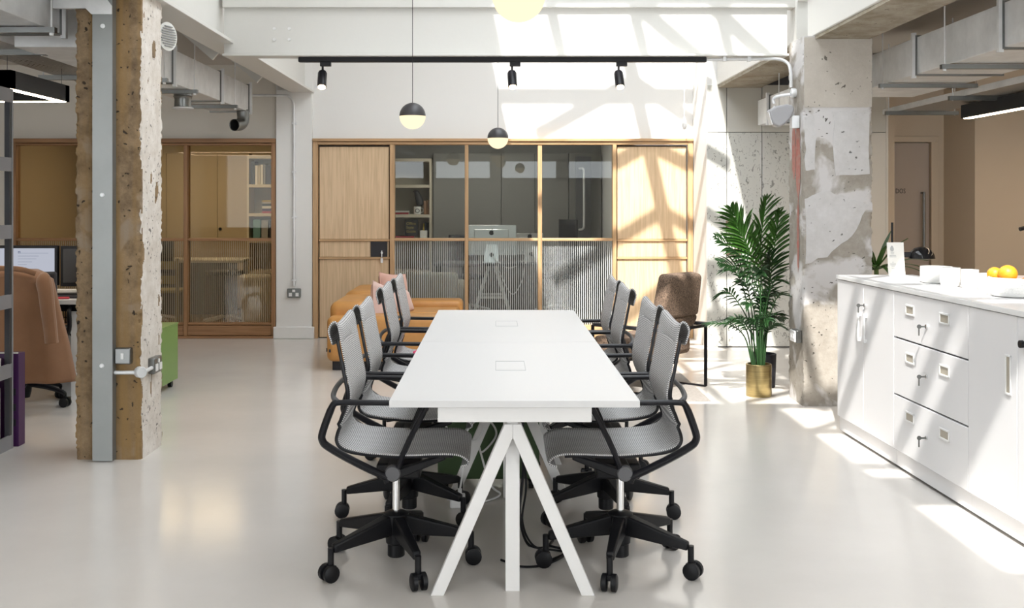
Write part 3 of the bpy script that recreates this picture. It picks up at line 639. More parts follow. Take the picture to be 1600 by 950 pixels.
# conduit from the track to the grey column, emergency floodlight
t = thing('conduit', 'steel conduit from the lighting track down to the grey column box', 'conduit', (2.1, 7.85, 2.2)); o = (2.1, 7.85, 2.2)
G(o).tube([Vector((1.55, 7.97, 2.485))]+rpoints([(1.95, 7.95, 2.487), (2.06, 7.90, 2.48), (2.115, 7.84, 2.44), (2.125, 7.80, 2.37), (2.125, 7.79, 2.26)], 6), .012, 10).build('pipe', M['galv'], t, smooth=True)
G(o).lathe([(.032, 0), (.034, .006), (.034, .03), (.03, .036)], 16, (2.158, 7.79, 2.22), (-1, 0, 0)).build('junction_box', M['galv'], t, smooth=True)
for x in (1.68, 1.86): G(o).box(x-.012, x+.012, 7.94, 7.99, 2.47, 2.503).build('saddle_clip', M['galv'], t)
G(o).tube(rpoints([(2.12, 7.79, 2.21), (2.04, 7.84, 2.20), (2.015, 7.86, 2.18), (2.02, 7.86, 2.15)], 5), .012, 8).build('elbow', M['galv'], t, smooth=True)
G(o).tube(rpoints([(2.02, 7.86, 2.13), (2.03, 7.85, 2.11), (2.08, 7.80, 2.12), (2.12, 7.77, 2.10), (2.128, 7.76, 2.03), (2.12, 7.75, 2.00)], 5), .012, 8).build('elbow', M['galv'], t, smooth=True)
t = thing('emergency_floodlight', 'grey wedge-shaped emergency light on the side of the grey column', 'light', (2.06, 7.72, 2.03)); o = (2.06, 7.72, 2.03)
pf = [(1.935, 2.085), (1.985, 2.115), (2.06, 2.128), (2.105, 2.12), (2.118, 2.09), (2.10, 2.05), (2.06, 1.995), (2.01, 1.965), (1.965, 1.985), (1.945, 2.03)]
G(o).prism(pf, 7.66, 7.76).build('housing', M['slate'], t, bevel=.014, seg=3)
G(o).hexa([(1.937, 7.67, 2.075), (1.962, 7.67, 1.985), (1.962, 7.75, 1.985), (1.937, 7.75, 2.075)], [(1.931, 7.67, 2.073), (1.956, 7.67, 1.983), (1.956, 7.75, 1.983), (1.931, 7.75, 2.073)]).build('lens', M['plasticw'], t)
G(o).box(2.10, 2.158, 7.68, 7.74, 1.96, 2.05).build('bracket', M['galv'], t, bevel=.005)

# pendants
def pendant(x, y, z, lab, ztop):
    r = .095; t = thing('pendant_lamp', lab, 'pendant lamp', (x, y, z), group='two-tone globe pendants'); o = (x, y, z)
    up = [(r*math.cos(a), r*math.sin(a)) for a in [i*(PI/2)/10 for i in range(11)]]; up[-1] = (.004, r)
    G(o).lathe([(a, z+b+.001) for a, b in up], 36, (x, y, 0)).build('cap', M['lampshade'], t, smooth=True)
    dn = [(r*.985*math.cos(a), r*.985*math.sin(a)) for a in [-PI/2+i*(PI/2)/10 for i in range(11)]]; dn[0] = (.004, -r*.985)
    G(o).lathe([(a, z+b-.001) for a, b in dn], 36, (x, y, 0)).build('globe', M['globe'], t, smooth=True)
    G(o).cyl((x, y, z+r), (x, y, ztop), .0022, 6).build('cord', M['black'], t)
pendant(-.602, 7.80, 2.055, 'two-tone globe pendant hanging in front of the cross beam', 4.8)
pendant(.017, 9.73, 2.013, 'two-tone globe pendant hanging between cross beam and glass partition', 4.8)
pendant(.08, 3.82, 2.157, 'two-tone globe pendant hanging above the front end of the white table', 4.8)
pendant(.45, 2.6, 2.1, 'two-tone globe pendant hanging farthest from the glass partition', 4.8)
# hanging white cord by the sunlit wall
t = thing('blind_cord', 'thin white cord with a white pull hanging by the sunlit back wall', 'cord', (1.95, 11.2, 2.3)); o = (1.95, 11.2, 2.3)
G(o).cyl((1.95, 11.2, 2.32), (1.95, 11.2, 4.6), .004, 6).build('cord', M['plasticw'], t)
G(o).lathe([(.004, 2.33), (.02, 2.28), (.028, 2.24), (.018, 2.20), (.004, 2.19)], 10, (1.95, 11.2, 0)).build('pull', M['plasticw'], t, smooth=True)

# linear lamps
def ring_lamp():
    t = thing('linear_lamp', 'black rectangular ring lamp hanging over the cluttered desk', 'lamp', (-3.7, 7.3, 2.15)); o = (-3.7, 7.3, 2.15)
    x0, x1, y0, y1 = -4.5, -3.06, 6.82, 7.76
    for a, b in (((x1-.035, y0), (x1-.035, y1)), ((x0+.035, y0), (x0+.035, y1)), ((x0, y0+.035), (x1, y0+.035)), ((x0, y1-.035), (x1, y1-.035))):
        G(o).bar((*a, 2.21), (*b, 2.21), .07, .115).build('lamp_body', M['black'], t)
        A = Vector((*a, 2.151)); B = Vector((*b, 2.151)); d = (B-A).normalized()*.03
        G(o).bar(A+d, B-d, .045, .006).build('led_strip', M['led'], t)
    for x, y in ((x0+.04, y0+.04), (x1-.04, y0+.04), (x0+.04, y1-.04), (x1-.04, y1-.04)): G(o).cyl((x, y, 2.26), (x, y, 2.9), .002, 5).build('cord', M['galvd'], t)
ring_lamp()
def lin_lamp(lab, x, y0, y1, z):
    t = thing('linear_lamp', lab, 'lamp', (x, (y0+y1)/2, z)); o = (x, (y0+y1)/2, z)
    G(o).box(x-.045, x+.045, y0, y1, z+.003, z+.115).build('lamp_body', M['black'], t); G(o).box(x-.03, x+.03, y0+.02, y1-.02, z-.002, z+.004).build('led_strip', M['led'], t)
    for y in (y0+.2, y1-.2): G(o).cyl((x, y, z+.11), (x, y, 2.9), .002, 5).build('cord', M['galvd'], t)
lin_lamp('black straight linear lamp hanging in front of the corridor door', 4.02, 6.6, 9.25, 2.15)
lin_lamp('added linear lamp out of view, brightening the beige wall', 5.6, 6.6, 10.2, 2.15)  # extra lamp outside the view, added to light the beige wall
def office_fill(label, x, y, e, col, sx=.9, sy=.25):  # glowing ceiling panels, out of view, added to brighten the offices
    t = thing('office_fill_light', label, 'light', (x, y, 2.47)); o = (x, y, 2.47)
    G(o).box(x-sx/2-.02, x+sx/2+.02, y-sy/2-.02, y+sy/2+.02, 2.475, 2.5).build('housing', M['plasticw'], t)
    l = G(o).box(x-sx/2, x+sx/2, y-sy/2, y+sy/2, 2.469, 2.476).build('fill_panel', emis('office_fill_glow', col, e), t)
office_fill('unseen fill light added in the office behind the brown framed glass', -3.7, 13.0, 26, (1, .84, .62), 1.2)
office_fill('unseen fill light added in the desk office behind the oak doors', -.2, 13.2, 28, (1, .95, .88), 1.0)

# ================================================================== TABLES
def table(label, y0, fy):
    y1 = y0+1.598; x0, x1 = -.370, .498; cx = .0605
    t = thing('work_table', label, 'table', (.064, (y0+y1)/2, 0), group='white meeting tables'); o = (.064, (y0+y1)/2, 0)
    G(o).box(x0, x1, y0, y1, .716, .74).build('tabletop', M['laminate'], t, bevel=.0015)
    G(o).box(-.205, .336, y0+.05, y1-.05, .655, .716).build('cable_trough', M['legwhite'], t, bevel=.003)
    for yf in fy:
        f = G(o).box(cx-.02, cx+.02, yf-.02, yf+.045, .60, .656).build('leg_head', M['legwhite'], t, bevel=.002)
        G(o).box(cx-.026, cx+.026, yf+.012, yf+.060, 0, .62).build('leg', M['legwhite'], t, bevel=.002)
        for s in (-1, 1):
            G(o).prism([(cx+s*.250, 0), (cx+s*.298, 0), (cx+s*.030, .622), (cx, .622), (cx, .573)], yf-.035, yf+.012).build('leg', M['legwhite'], t, bevel=.002)
    hy = y0+.68
    h = G(o); a, b, c, d = -.002, .122, hy, hy+.26
    h.box(a, b, c, c+.006, .7398, .7408).box(a, a+.002, c, d, .7398, .7405).box(b-.002, b, c, d, .7398, .7405).box(a, b, d-.006, d, .7398, .7408)
    h.build('cable_hatch', M['greyink'], t)
    return t
T1 = table('white table with tripod trestle legs, farther from the sofa', 3.743, (3.955, 5.215))
T2 = table('white table with tripod trestle legs, beside the sofa and armchair', 5.350, (5.93, 6.80))
# dark green pedestal between the table frames
t = thing('pedestal', 'dark green mobile pedestal under the white tables', 'pedestal', (-.04, 5.48, 0)); o = (-.04, 5.48, 0)
G(o).box(-.29, .215, 5.37, 5.60, .055, .60).build('body', M['greend'], t, bevel=.006)
for z in (.09, .335): G(o).box(-.28, .205, 5.595, 5.612, z, z+.235).build('drawer', M['greend'], t, bevel=.004)
for x in (-.25, .175):
    for y in (5.41, 5.56): G(o).cyl((x-.012, y, .027), (x+.012, y, .027), .027, 12).build('caster', M['black'], t)
# cables
def cable(label, pts, r, m, n=8):
    G(pts[0]).tube(rpoints(pts, n), r, 6).build('power_cable', M[m], label=label, cat='cable', smooth=True)
cable('white power cable looping under the white table to a plug block', [(-.11, 5.28, .655), (-.14, 5.2, .50), (-.24, 5.1, .42), (-.20, 5.08, .33), (-.10, 5.12, .30), (-.06, 5.12, .36), (-.09, 5.1, .40), (-.14, 5.1, .34), (-.15, 5.1, .20), (-.17, 5.08, .08)], .005, 'plasticw')
cable('white power cable hanging slack across the dark green pedestal', [(-.12, 5.34, .40), (-.03, 5.33, .35), (.0, 5.33, .28), (-.07, 5.32, .20), (-.09, 5.3, .26), (-.03, 5.2, .08), (.02, 5.22, .02), (-.05, 5.15, .006), (-.12, 5.1, .006)], .005, 'plasticw')
cable('coiled black cable hanging at the middle table leg', [(.10, 4.6, .66), (.12, 4.58, .58), (.16, 4.58, .60), (.15, 4.58, .66), (.11, 4.6, .62), (.105, 4.6, .50), (.115, 4.58, .30), (.10, 4.56, .12), (.13, 4.5, .01), (.2, 4.45, .006), (.24, 4.55, .006)], .006, 'black')
cable('black cable dropping from the table trough to the floor', [(.13, 4.5, .66), (.11, 4.5, .45), (.125, 4.5, .25), (.11, 4.5, .10), (.16, 4.46, .008), (.28, 4.4, .006), (.22, 4.3, .006)], .005, 'black')
cable('black cable trailing flat on the floor behind the table leg', [(.02, 4.3, .006), (.10, 4.22, .006), (.20, 4.25, .006), (.29, 4.40, .006), (.22, 4.48, .006)], .005, 'black')
g = thing('plug_block', 'white plug adaptor on the floor at the end of a white cable', 'adaptor', (-.18, 5.08, 0)); o = (-.18, 5.08, 0)
G(o).box(-.215, -.145, 5.04, 5.11, 0, .06).build('body', M['plasticw'], g, bevel=.008); G(o).cyl((-.17, 5.08, .055), (-.17, 5.08, .085), .01, 8).build('cable_gland', M['plasticw'], g)

# ================================================================== TASK CHAIRS
PROF = [(-.220, .902), (-.232, .948), (-.217, .978), (-.198, .970), (-.183, .895), (-.165, .80), (-.149, .71), (-.163, .645), (-.194, .585), (-.201, .54), (-.170, .510), (-.09, .494), (.05, .486), (.17, .489), (.245, .486), (.283, .468), (.288, .450), (.262, .440)]
def make_chair():
    root = thing('task_chair', 'x', 'chair', group='grey knit task chairs at the tables')
    pr = rpoints([(x, 0, z) for x, z in PROF], 5); n = len(pr)-1
    L = [0]
    for i in range(n): L.append(L[-1]+(pr[i+1]-pr[i]).length)
    def hw(f): return .225 if f < .55 else .225+.012*math.sin((f-.55)/.45*PI)
    def surf(u, v):
        i = min(n, int(round(u*n))); p = pr[i]; s = 2*v-1; f = L[i]/L[-1]
        tt = (pr[min(i+1, n)]-pr[max(i-1, 0)]).normalized(); nrm = Vector((tt.z, 0, -tt.x))
        sag = (1-s*s)*.022
        q = p+Vector((0, s*hw(f), 0))
        if f < .16: q.z -= (1-s*s)*.028
        q -= Vector((.6 if p.z > .6 else 0, 0, 1 if p.z <= .6 else 0))*sag
        return q
    G().grid(surf, n, 14, lambda u, v: (L[min(n, int(round(u*n)))], (2*v-1)*.225)).build('knit_sling', M['knit'], root, smooth=True, solid=.006)
    for s in (-1, 1):
        rail = [p+Vector((-.012 if p.z > .6 else 0, s*.226, -.008 if p.z <= .62 else 0)) for p in pr[19:-16]]
        G().tube(rail, .0065, 8).build('sling_frame', M['satin'], root, smooth=True)
        arm = [Vector((.15, s*.285, .688)), Vector((-.16, s*.288, .692))]+rpoints([(-.185, s*.288, .691), (-.207, s*.288, .680), (-.243, s*.288, .585), (-.245, s*.285, .552), (-.222, s*.278, .525), (-.13, s*.252, .465), (-.02, s*.222, .405), (.02, s*.212, .40)], 4)
        G().tube(arm, [.0125]*4+[.0145]*3+[.0165]*(len(arm)-7), 10, flat=(.85, 1.0)).build('armrest', M['satin'], root, smooth=True)
        G().tube(rpoints([(.145, s*.284, .686), (.12, s*.275, .64), (.06, s*.24, .52), (.022, s*.215, .42)], 4), [.013]*7+[.014]*6, 8, flat=(.8, 1.1)).build('arm_strut', M['satin'], root, smooth=True)
        G().bar((-.03, s*.212, .392), (.20, s*.185, .470), .035, .040, w2=.03, h2=.022).build('seat_lever', M['black'], root, bevel=.006)
        G().lathe([(.026, -.02), (.030, -.014), (.030, .014), (.026, .02)], 14, (.008, s*.216, .415), (0, 1, 0)).build('pivot', M['darkgrey'], root, smooth=True)
    G().tube(rpoints([(-.185, -.285, .690), (-.210, -.25, .705), (-.222, -.12, .712), (-.225, 0, .713), (-.222, .12, .712), (-.210, .25, .705), (-.185, .285, .690)], 4), .010, 8).build('back_hoop', M['darkgrey'], root, smooth=True)
    g = G().box(-.07, .10, -.075, .075, .355, .415); g.bar((.0, -.215, .405), (.0, .215, .405), .05, .032)
    g.build('mechanism', M['black'], root, bevel=.008)
    G().cyl((0, 0, .205), (0, 0, .36), .0145, 16).build('gas_lift', M['chrome'], root, smooth=True)
    st = G().lathe([(.030, .036), (.034, .04), (.034, .085), (.040, .09), (.044, .15), (.050, .185), (.050, .205), (.030, .214), (.016, .215)], 20).build('star_base', M['black'], root, smooth=True)
    for k in range(5):
        a = 2*PI*k/5; c, s_ = math.cos(a), math.sin(a); P = lambda r, z, w=0: (r*c-w*s_, r*s_+w*c, z)
        g = G()
        g.hexa([P(.03, .125, -.026), P(.03, .125, .026), P(.03, .205, .026), P(.03, .205, -.026)], [P(.285, .105, -.015), P(.285, .105, .015), P(.285, .137, .015), P(.285, .137, -.015)])
        g.build('base_leg', M['black'], st, bevel=.007)
        g = G(); g.cyl(P(.295, .055), P(.295, .125), .012, 10)
        off = .022
        for ss in (-1, 1): g.lathe([(.02, 0), (.0325, .004), (.0325, .020), (.024, .024)], 18, P(.295+off*.4, .033, ss*.006), Vector(P(0, 0, 1))*ss)
        g.bar(P(.297, .05, -.02), P(.297, .05, .02), .03, .02)
        g.build('caster', M['black'], st, smooth=True)
    return root, st
chair0, _ = make_chair()
spots = [(-.393, 4.26, 0, 3, 'grey knit task chair on the sofa side of the tables, farthest from the sofa'),
         (-.395, 4.93, 0, 40, 'grey knit task chair on the sofa side of the tables, third from the sofa'),
         (-.40, 5.93, 0, 20, 'grey knit task chair on the sofa side of the tables, second from the sofa'),
         (-.395, 6.62, 0, 55, 'grey knit task chair on the sofa side of the tables, nearest the sofa'),
         (.489, 4.26, PI, 4, 'grey knit task chair on the cabinet side of the tables, farthest from the armchair'),
         (.50, 4.92, PI, 30, 'grey knit task chair on the cabinet side of the tables, third from the armchair'),
         (.497, 5.85, PI, 12, 'grey knit task chair on the cabinet side of the tables, second from the armchair'),
         (.50, 6.47, PI, 48, 'grey knit task chair on the cabinet side of the tables, nearest the armchair')]
for i, (x, y, rz, sa, lab) in enumerate(spots):
    c = chair0 if i == 0 else clone(chair0)
    c.location = (x, y, 0); c.rotation_euler = (0, 0, rz); c['label'] = lab
    for ch in c.children:
        if ch.name.startswith('star_base'): ch.rotation_euler = (0, 0, math.radians(sa))

# ================================================================== CABINETS ON THE RIGHT
CR = thing('x'); bpy.data.objects.remove(CR)
def cabinet(kind, yfar, length, label):
    # local: x = into the cabinet (+x away from the aisle), y = along from the far end towards the camera (negative world Y)
    xw = 2.142+(6.691-yfar)*.0166
    t = thing('storage_cabinet', label, 'cabinet', (xw, yfar, 0), .0166, 'white storage cabinets')
    L = length; D = .45
    G().box(.004, D, -L+.001, -.001, .10, .955).build('body', M['cabinet'], t, bevel=.001)
    G().box(.012, D, -L+.001, -.001, .018, .10).box(.0, .012, -L+.001, -.001, .018, .098).build('plinth', M['cabinet'], t)
    G().box(.03, D, -L+.01, -.01, 0, .02).build('plinth_shadow_gap', M['cabgap'], t)
    def front(nm, y0, y1, z0, z1):
        G().box(.0, .006, y0, y1, z0, z1).build('reveal', M['cabgap'], t)
        return G().box(-.016, .0, y0+.002, y1-.002, z0+.002, z1-.002).build(nm, M['cabinet'], t, bevel=.002)
    def lock(par, y, z, key=True):
        G().cyl((-.016, y, z), (-.024, y, z), .011, 12).build('lock', M['chrome'], par, smooth=True)
        if key:
            g = G().box(-.050, -.024, y-.0015, y+.0015, z-.004, z+.004); g.lathe([(.011, -.0015), (.011, .0015)], 12, (-.056, y, z), (0, 1, 0)); g.box(-.060, -.054, y-.002, y+.002, z-.045, z-.008)
            g.build('key', M['galvd'], par)
    def pull(par, y, z, wy, hz):
        fw = .009
        g = G().box(-.021, -.016, y-wy/2, y+wy/2, z+hz/2-fw, z+hz/2).box(-.021, -.016, y-wy/2, y+wy/2, z-hz/2, z-hz/2+fw).box(-.021, -.016, y-wy/2, y-wy/2+fw, z-hz/2, z+hz/2).box(-.021, -.016, y+wy/2-fw, y+wy/2, z-hz/2, z+hz/2)
        h = g.build('handle', M['plasticw'], par, bevel=.0015)
        G().box(-.0175, -.016, y-wy/2+fw, y+wy/2-fw, z-hz/2+fw, z+hz/2-fw).build('handle_recess', M['inset'], par)
    if kind == 'doors':
        a = front('door', -L/2, 0, .105, .955); b = front('door', -L, -L/2, .105, .955)
        for d, y in ((a, -L/2+.05), (b, -L/2-.05)):
            g = G(); g.box(-.03, -.016, y-.008, y+.008, .765, .785).box(-.03, -.016, y-.008, y+.008, .62, .64).box(-.036, -.026, y-.008, y+.008, .62, .785); g.build('handle', M['plasticw'], d, bevel=.002)
        lock(b, -L/2-.03, .835)
    elif kind == 'drawers':
        for z0, z1 in ((.105, .40), (.405, .705), (.71, .955)):
            d = front('drawer', -L, 0, z0, z1); zc = z1-.085
            pull(d, -.22, zc, .11, .055); pull(d, -L+.25, zc, .11, .055); lock(d, -L/2+.01, zc-.06)
    else:
        a = front('door', -L/2, 0, .105, .955); b = front('door', -L, -L/2, .105, .955)
        pull(a, -L/2+.075, .70, .05, .17); pull(b, -L/2-.13, .70, .05, .17)
        G().cyl((-.016, -L/2-.045, .845), (-.03, -L/2-.045, .845), .016, 14).build('lock', M['black'], b, smooth=True)
    return t
YC = [6.737, 5.822, 4.937]
cabinet('doors', YC[0], .915, 'white two-door cabinet with bar handles beside the grey column')
cabinet('drawers', YC[1], .885, 'white three-drawer filing cabinet with keys in the locks')
cabinet('sliding', YC[2], .90, 'white cabinet with tall recessed handles next to the drawer cabinet')
t = thing('cabinet_worktop', 'continuous white worktop lying on the row of white cabinets', 'worktop', (2.142-.0008, 6.737, .956), .0166)
G().box(-.02, .46, -2.70, .006, 0, .024).build('top_board', M['laminate'], t, bevel=.0015)
G().box(-.0215, -.02, -2.70, .006, .002, .022).build('edge_band', M['plasticw'], t)
ZC = .9802
# sign, crockery, fruit
t = thing('sign_stand', 'white freestanding card sign on the cabinet top by the grey column', 'sign', (2.45, 6.62, ZC)); o = (2.45, 6.62, ZC)
G(o).hexa([(2.399, 6.61, ZC), (2.501, 6.61, ZC), (2.501, 6.614, ZC), (2.399, 6.614, ZC)], [(2.399, 6.64, ZC+.205), (2.501, 6.64, ZC+.205), (2.501, 6.644, ZC+.205), (2.399, 6.644, ZC+.205)]).build('card', M['paper'], t)
G(o).box(2.399, 2.501, 6.60, 6.66, ZC, ZC+.003).build('foot', M['plasticw'], t)
def on_card(z): return 6.61+(z-ZC)*.146-.0012
e = G(o); zc = ZC+.168
e.add([(2.428+.011*math.cos(a)*(1-.3*math.sin(a)), on_card(zc+.018*math.sin(a)), zc+.018*math.sin(a)) for a in [i*2*PI/14 for i in range(14)]], [tuple(range(14))])
e.build('emblem', M['greyink'], t, fix=False)
for i, (z, wd) in enumerate(((.145, .02), (.135, .016), (.125, .04), (.117, .042), (.085, .008), (.075, .036), (.068, .034), (.060, .02), (.048, .02))):
    z += ZC; G(o).box(2.43-wd/2, 2.43+wd/2, on_card(z)-.0006, on_card(z)+.001, z-.0012, z+.0012).build('text_line', M['greyink'], t)
def cup(name, label, cat, x, y, r, h, group=None):
    pf = [(r*.80, 0), (r*.9, .004), (r, h*.3), (r, h), (r-.005, h), (r-.006, h*.3), (r*.75, .008), (.003, .008)]
    t = thing(name, label, cat, (x, y, ZC), group=group)
    G((x, y, ZC)).lathe([(a, ZC+b) for a, b in pf], 30, (x, y, 0)).build('vessel', M['ceramic'], t, smooth=True)
    g = G((x, y, ZC))
    for row in range(5):
        z = ZC+h*(.25+.13*row); k = int(2*PI*r/.012)
        for i in range(k):
            a = 2*PI*(i+.5*(row % 2))/k; c, s = math.cos(a), math.sin(a); p = Vector((x+(r+.0002)*c, y+(r+.0002)*s, z)); tg = Vector((-s, c, 0))*.0028; u = Vector((0, 0, .0028)); n = Vector((c, s, 0))*.0016
            g.add([p-tg, p-u, p+tg, p+u, p+n], [(0, 1, 4), (1, 2, 4), (2, 3, 4), (3, 0, 4)])
    b = g.build('embossed_dots', M['ceramic'], t, fix=False); b['kind'] = 'stuff'
cup('bowl', 'wide white embossed pot nearest the card sign on the cabinet', 'bowl', 2.462, 6.05, .085, .092)
cup('cup', 'white embossed cup overlapping the wide pot on the cabinet', 'cup', 2.435, 5.80, .052, .10)
cup('cup', 'slim white embossed cup between two other cups on the cabinet', 'cup', 2.48, 5.66, .044, .098)
cup('cup', 'white embossed cup touching the fruit bowl on the cabinet', 'cup', 2.50, 5.48, .054, .088)
cup('bowl', 'large white embossed bowl holding two oranges', 'bowl', 2.495, 5.16, .135, .092)
for x, y, z, r, lab in ((2.455, 5.19, ZC+.105, .044, 'larger bright orange resting on top in the white bowl'), (2.418, 5.245, ZC+.10, .036, 'smaller orange tucked behind the other in the white bowl')):
    t = thing('orange_fruit', lab, 'orange', (x, y, z-r), group='oranges in the bowl')
    pf = [(max(.002, r*math.cos(a)), z+r*.96*math.sin(a)) for a in [-PI/2+i*PI/14 for i in range(15)]]
    G((x, y, z-r)).lathe(pf, 24, (x, y, 0)).build('peel', M['orange'], t, smooth=True)
    G((x, y, z-r)).lathe([(.005, z+r*.955), (.003, z+r*.975)], 8, (x, y, 0)).build('stem_end', M['stem'], t)
for x, y, r, lab in ((2.53, 5.10, .042, 'orange buried low in the white bowl'), (2.555, 5.20, .04, 'orange at the rear wall of the white bowl')):
    G((x, y, ZC+.01)).lathe([(max(.002, r*math.cos(a)), ZC+.01+r+r*math.sin(a)) for a in [-PI/2+i*PI/12 for i in range(13)]], 20, (x, y, 0)).build('orange_fruit', M['orange'], smooth=True, label=lab, cat='orange', group='oranges in the bowl')

# ================================================================== SOFA, CUSHIONS, ARMCHAIR, RUG
def rbox(g, x0, x1, y0, y1, z0, z1): return g.box(x0, x1, y0, y1, z0, z1)
t = thing('leather_sofa', 'low tan leather sofa against the oak partition', 'sofa', (-.9, 10.05, 0)); o = (-.9, 10.05, 0)
def soft(nm, x0, x1, y0, y1, z0, z1, bev=.05, puff=.02):
    nx, ny, nz = 6, 6, 4; g = G(o)
    g.box(x0, x1, y0, y1, z0, z1)
    ob = g.build(nm, M['leather'], t, bevel=bev, seg=5)
    return ob
G(o).box(-1.40, -.36, 9.26, 11.05, .0, .09).build('plinth', M['blackcard'], t)
soft('near_arm', -1.445, -.35, 9.20, 9.56, .075, .462, .055)
soft('far_arm', -1.10, -.335, 10.78, 11.12, .075, .46, .05)
soft('seat_base', -1.40, -.37, 9.55, 10.80, .085, .30, .03)
soft('seat_cushion', -1.15, -.36, 9.56, 10.17, .28, .40, .04); soft('seat_cushion', -1.15, -.36, 10.175, 10.785, .28, .40, .04)
soft('backrest', -1.445, -1.13, 9.36, 10.20, .30, .575, .07); soft('backrest', -1.44, -1.13, 10.205, 11.10, .30, .60, .08)
G(o).box(-1.449, -1.443, 9.23, 9.25, .16, .19).box(-1.42, -1.405, 9.193, 9.2, .16, .185).build('maker_tag', M['blackcard'], t)
def pillow(label, loc, size, rx, ry, rz, m):
    n = 14
    t = thing('cushion', label, 'cushion', loc); w = size/2
    g = G()
    def f(sgn):
        def h(u, v):
            a = 2*u-1; b = 2*v-1; th = (max(0, 1-a**4)*max(0, 1-b**4))**.6*.075
            pin = 1-.06*(1-abs(a))*0; k = 1-.09*(1-a*a)*abs(b)**3; k2 = 1-.09*(1-b*b)*abs(a)**3
            th *= 1+.15*noise.noise(Vector((a*2, b*2, size*7+sgn)))
            return (a*w*k2, sgn*th, b*w*k)
        return h
    g.grid(f(1), n, n); g.grid(f(-1), n, n)
    ob = g.build('cover', m, t, smooth=True); ob.rotation_euler = (rx, ry, rz)
    pts = []
    for i in range(4*n):
        s = i//n; k = (i % n)/n; a, b = [(-1+2*k, -1), (1, -1+2*k), (1-2*k, 1), (-1, 1-2*k)][s]
        kk = 1-.09*(1-a*a)*abs(b)**3; k2 = 1-.09*(1-b*b)*abs(a)**3; pts.append((a*w*k2, 0, b*w*kk))
    e = G().tube(pts+[pts[0]], .004, 6, cap=False).build('seam', m, t, smooth=True); e.rotation_euler = (rx, ry, rz)
    zmin = .0
    return t
pillow('pale pink cushion leaning on the near end of the sofa back', (-1.02, 9.80, .52), .36, math.radians(-8), math.radians(14), math.radians(62), M['palepink'])
pillow('terracotta pink cushion leaning on the far end of the sofa back', (-1.00, 10.52, .55), .40, math.radians(-8), math.radians(6), math.radians(55), M['pink'])
pillow('small pale cushion lying in front of the terracotta cushion', (-.90, 10.33, .475), .24, math.radians(-20), math.radians(-8), math.radians(60), M['palepink'])
# magenta seat pad on a distant chair and small round wooden stool beside the tables
G((-.5, 6.62, .50)).lathe([(.15, .492), (.155, .498), (.155, .506), (.14, .512), (.01, .513)], 26, (-.36, 6.70, 0)).build('seat_pad', M['magenta'], label='bright magenta felt pad on the seat of the chair nearest the sofa', cat='seat pad', smooth=True)
# rug and armchair
G((.9, 9, 0)).box(.15, 1.545, 7.78, 10.2, 0, .008).build('rug', M['rug'], label='flat grey woven rug under the brown armchair', cat='rug', bevel=.002)
ang = math.radians(137); AC = (1.41, 8.14, 0.003)
t = thing('armchair', 'brown tweed armchair with black sled frame on the grey rug', 'armchair', AC, ang)
for s in (-1, 1):
    y = s*.31; pts = [(.0, y, .012), (.0, y, .485), (.62, y, .485), (.62, y, .012), (.0, y, .012)]
    for a, b in zip(pts, pts[1:]): G().bar(a, b, .022, .014, (0, 1, 0) if a[0] == b[0] else (0, 0, 1)).build('sled_frame', M['satin'], t)
    G().box(-.02, .60, y-.025, y+.025, .485, .505).build('armrest', M['blackcard'], t, bevel=.004)
G().bar((.0, -.31, .480), (.0, .31, .480), .022, .022).build('cross_bar', M['satin'], t)
G().bar((.50, -.31, .20), (.50, .31, .20), .022, .022).build('cross_bar', M['satin'], t)
def slab(nm, rear, thick, w0, w1, bev=.03, up=0):
    (x0, z0), (x1, z1) = rear; d = Vector((x1-x0, 0, z1-z0)).normalized(); n = Vector((d.z, 0, -d.x))*thick
    A = Vector((x0, 0, z0)); B = Vector((x1, 0, z1)); f = lambda p, w: [p+Vector((0, -w, 0)), p+Vector((0, w, 0)), p+n+Vector((0, w*.96, 0)), p+n+Vector((0, -w*.96, 0))]
    return G().hexa(f(A, w0), f(B, w1)).build(nm, M['tweed'], t, bevel=bev, seg=3)
slab('backrest', ((.17, .22), (.02, .56)), .12, .20, .255); slab('backrest', ((.02, .555), (-.035, .885)), .12, .255, .225, .035)
G().box(.10, .66, -.27, .27, .26, .40).build('seat_cushion', M['tweed'], t, bevel=.04, seg=3)
G().bar((.18, -.18, .235), (.18, .18, .235), .03, .10).build('back_support', M['satin'], t)

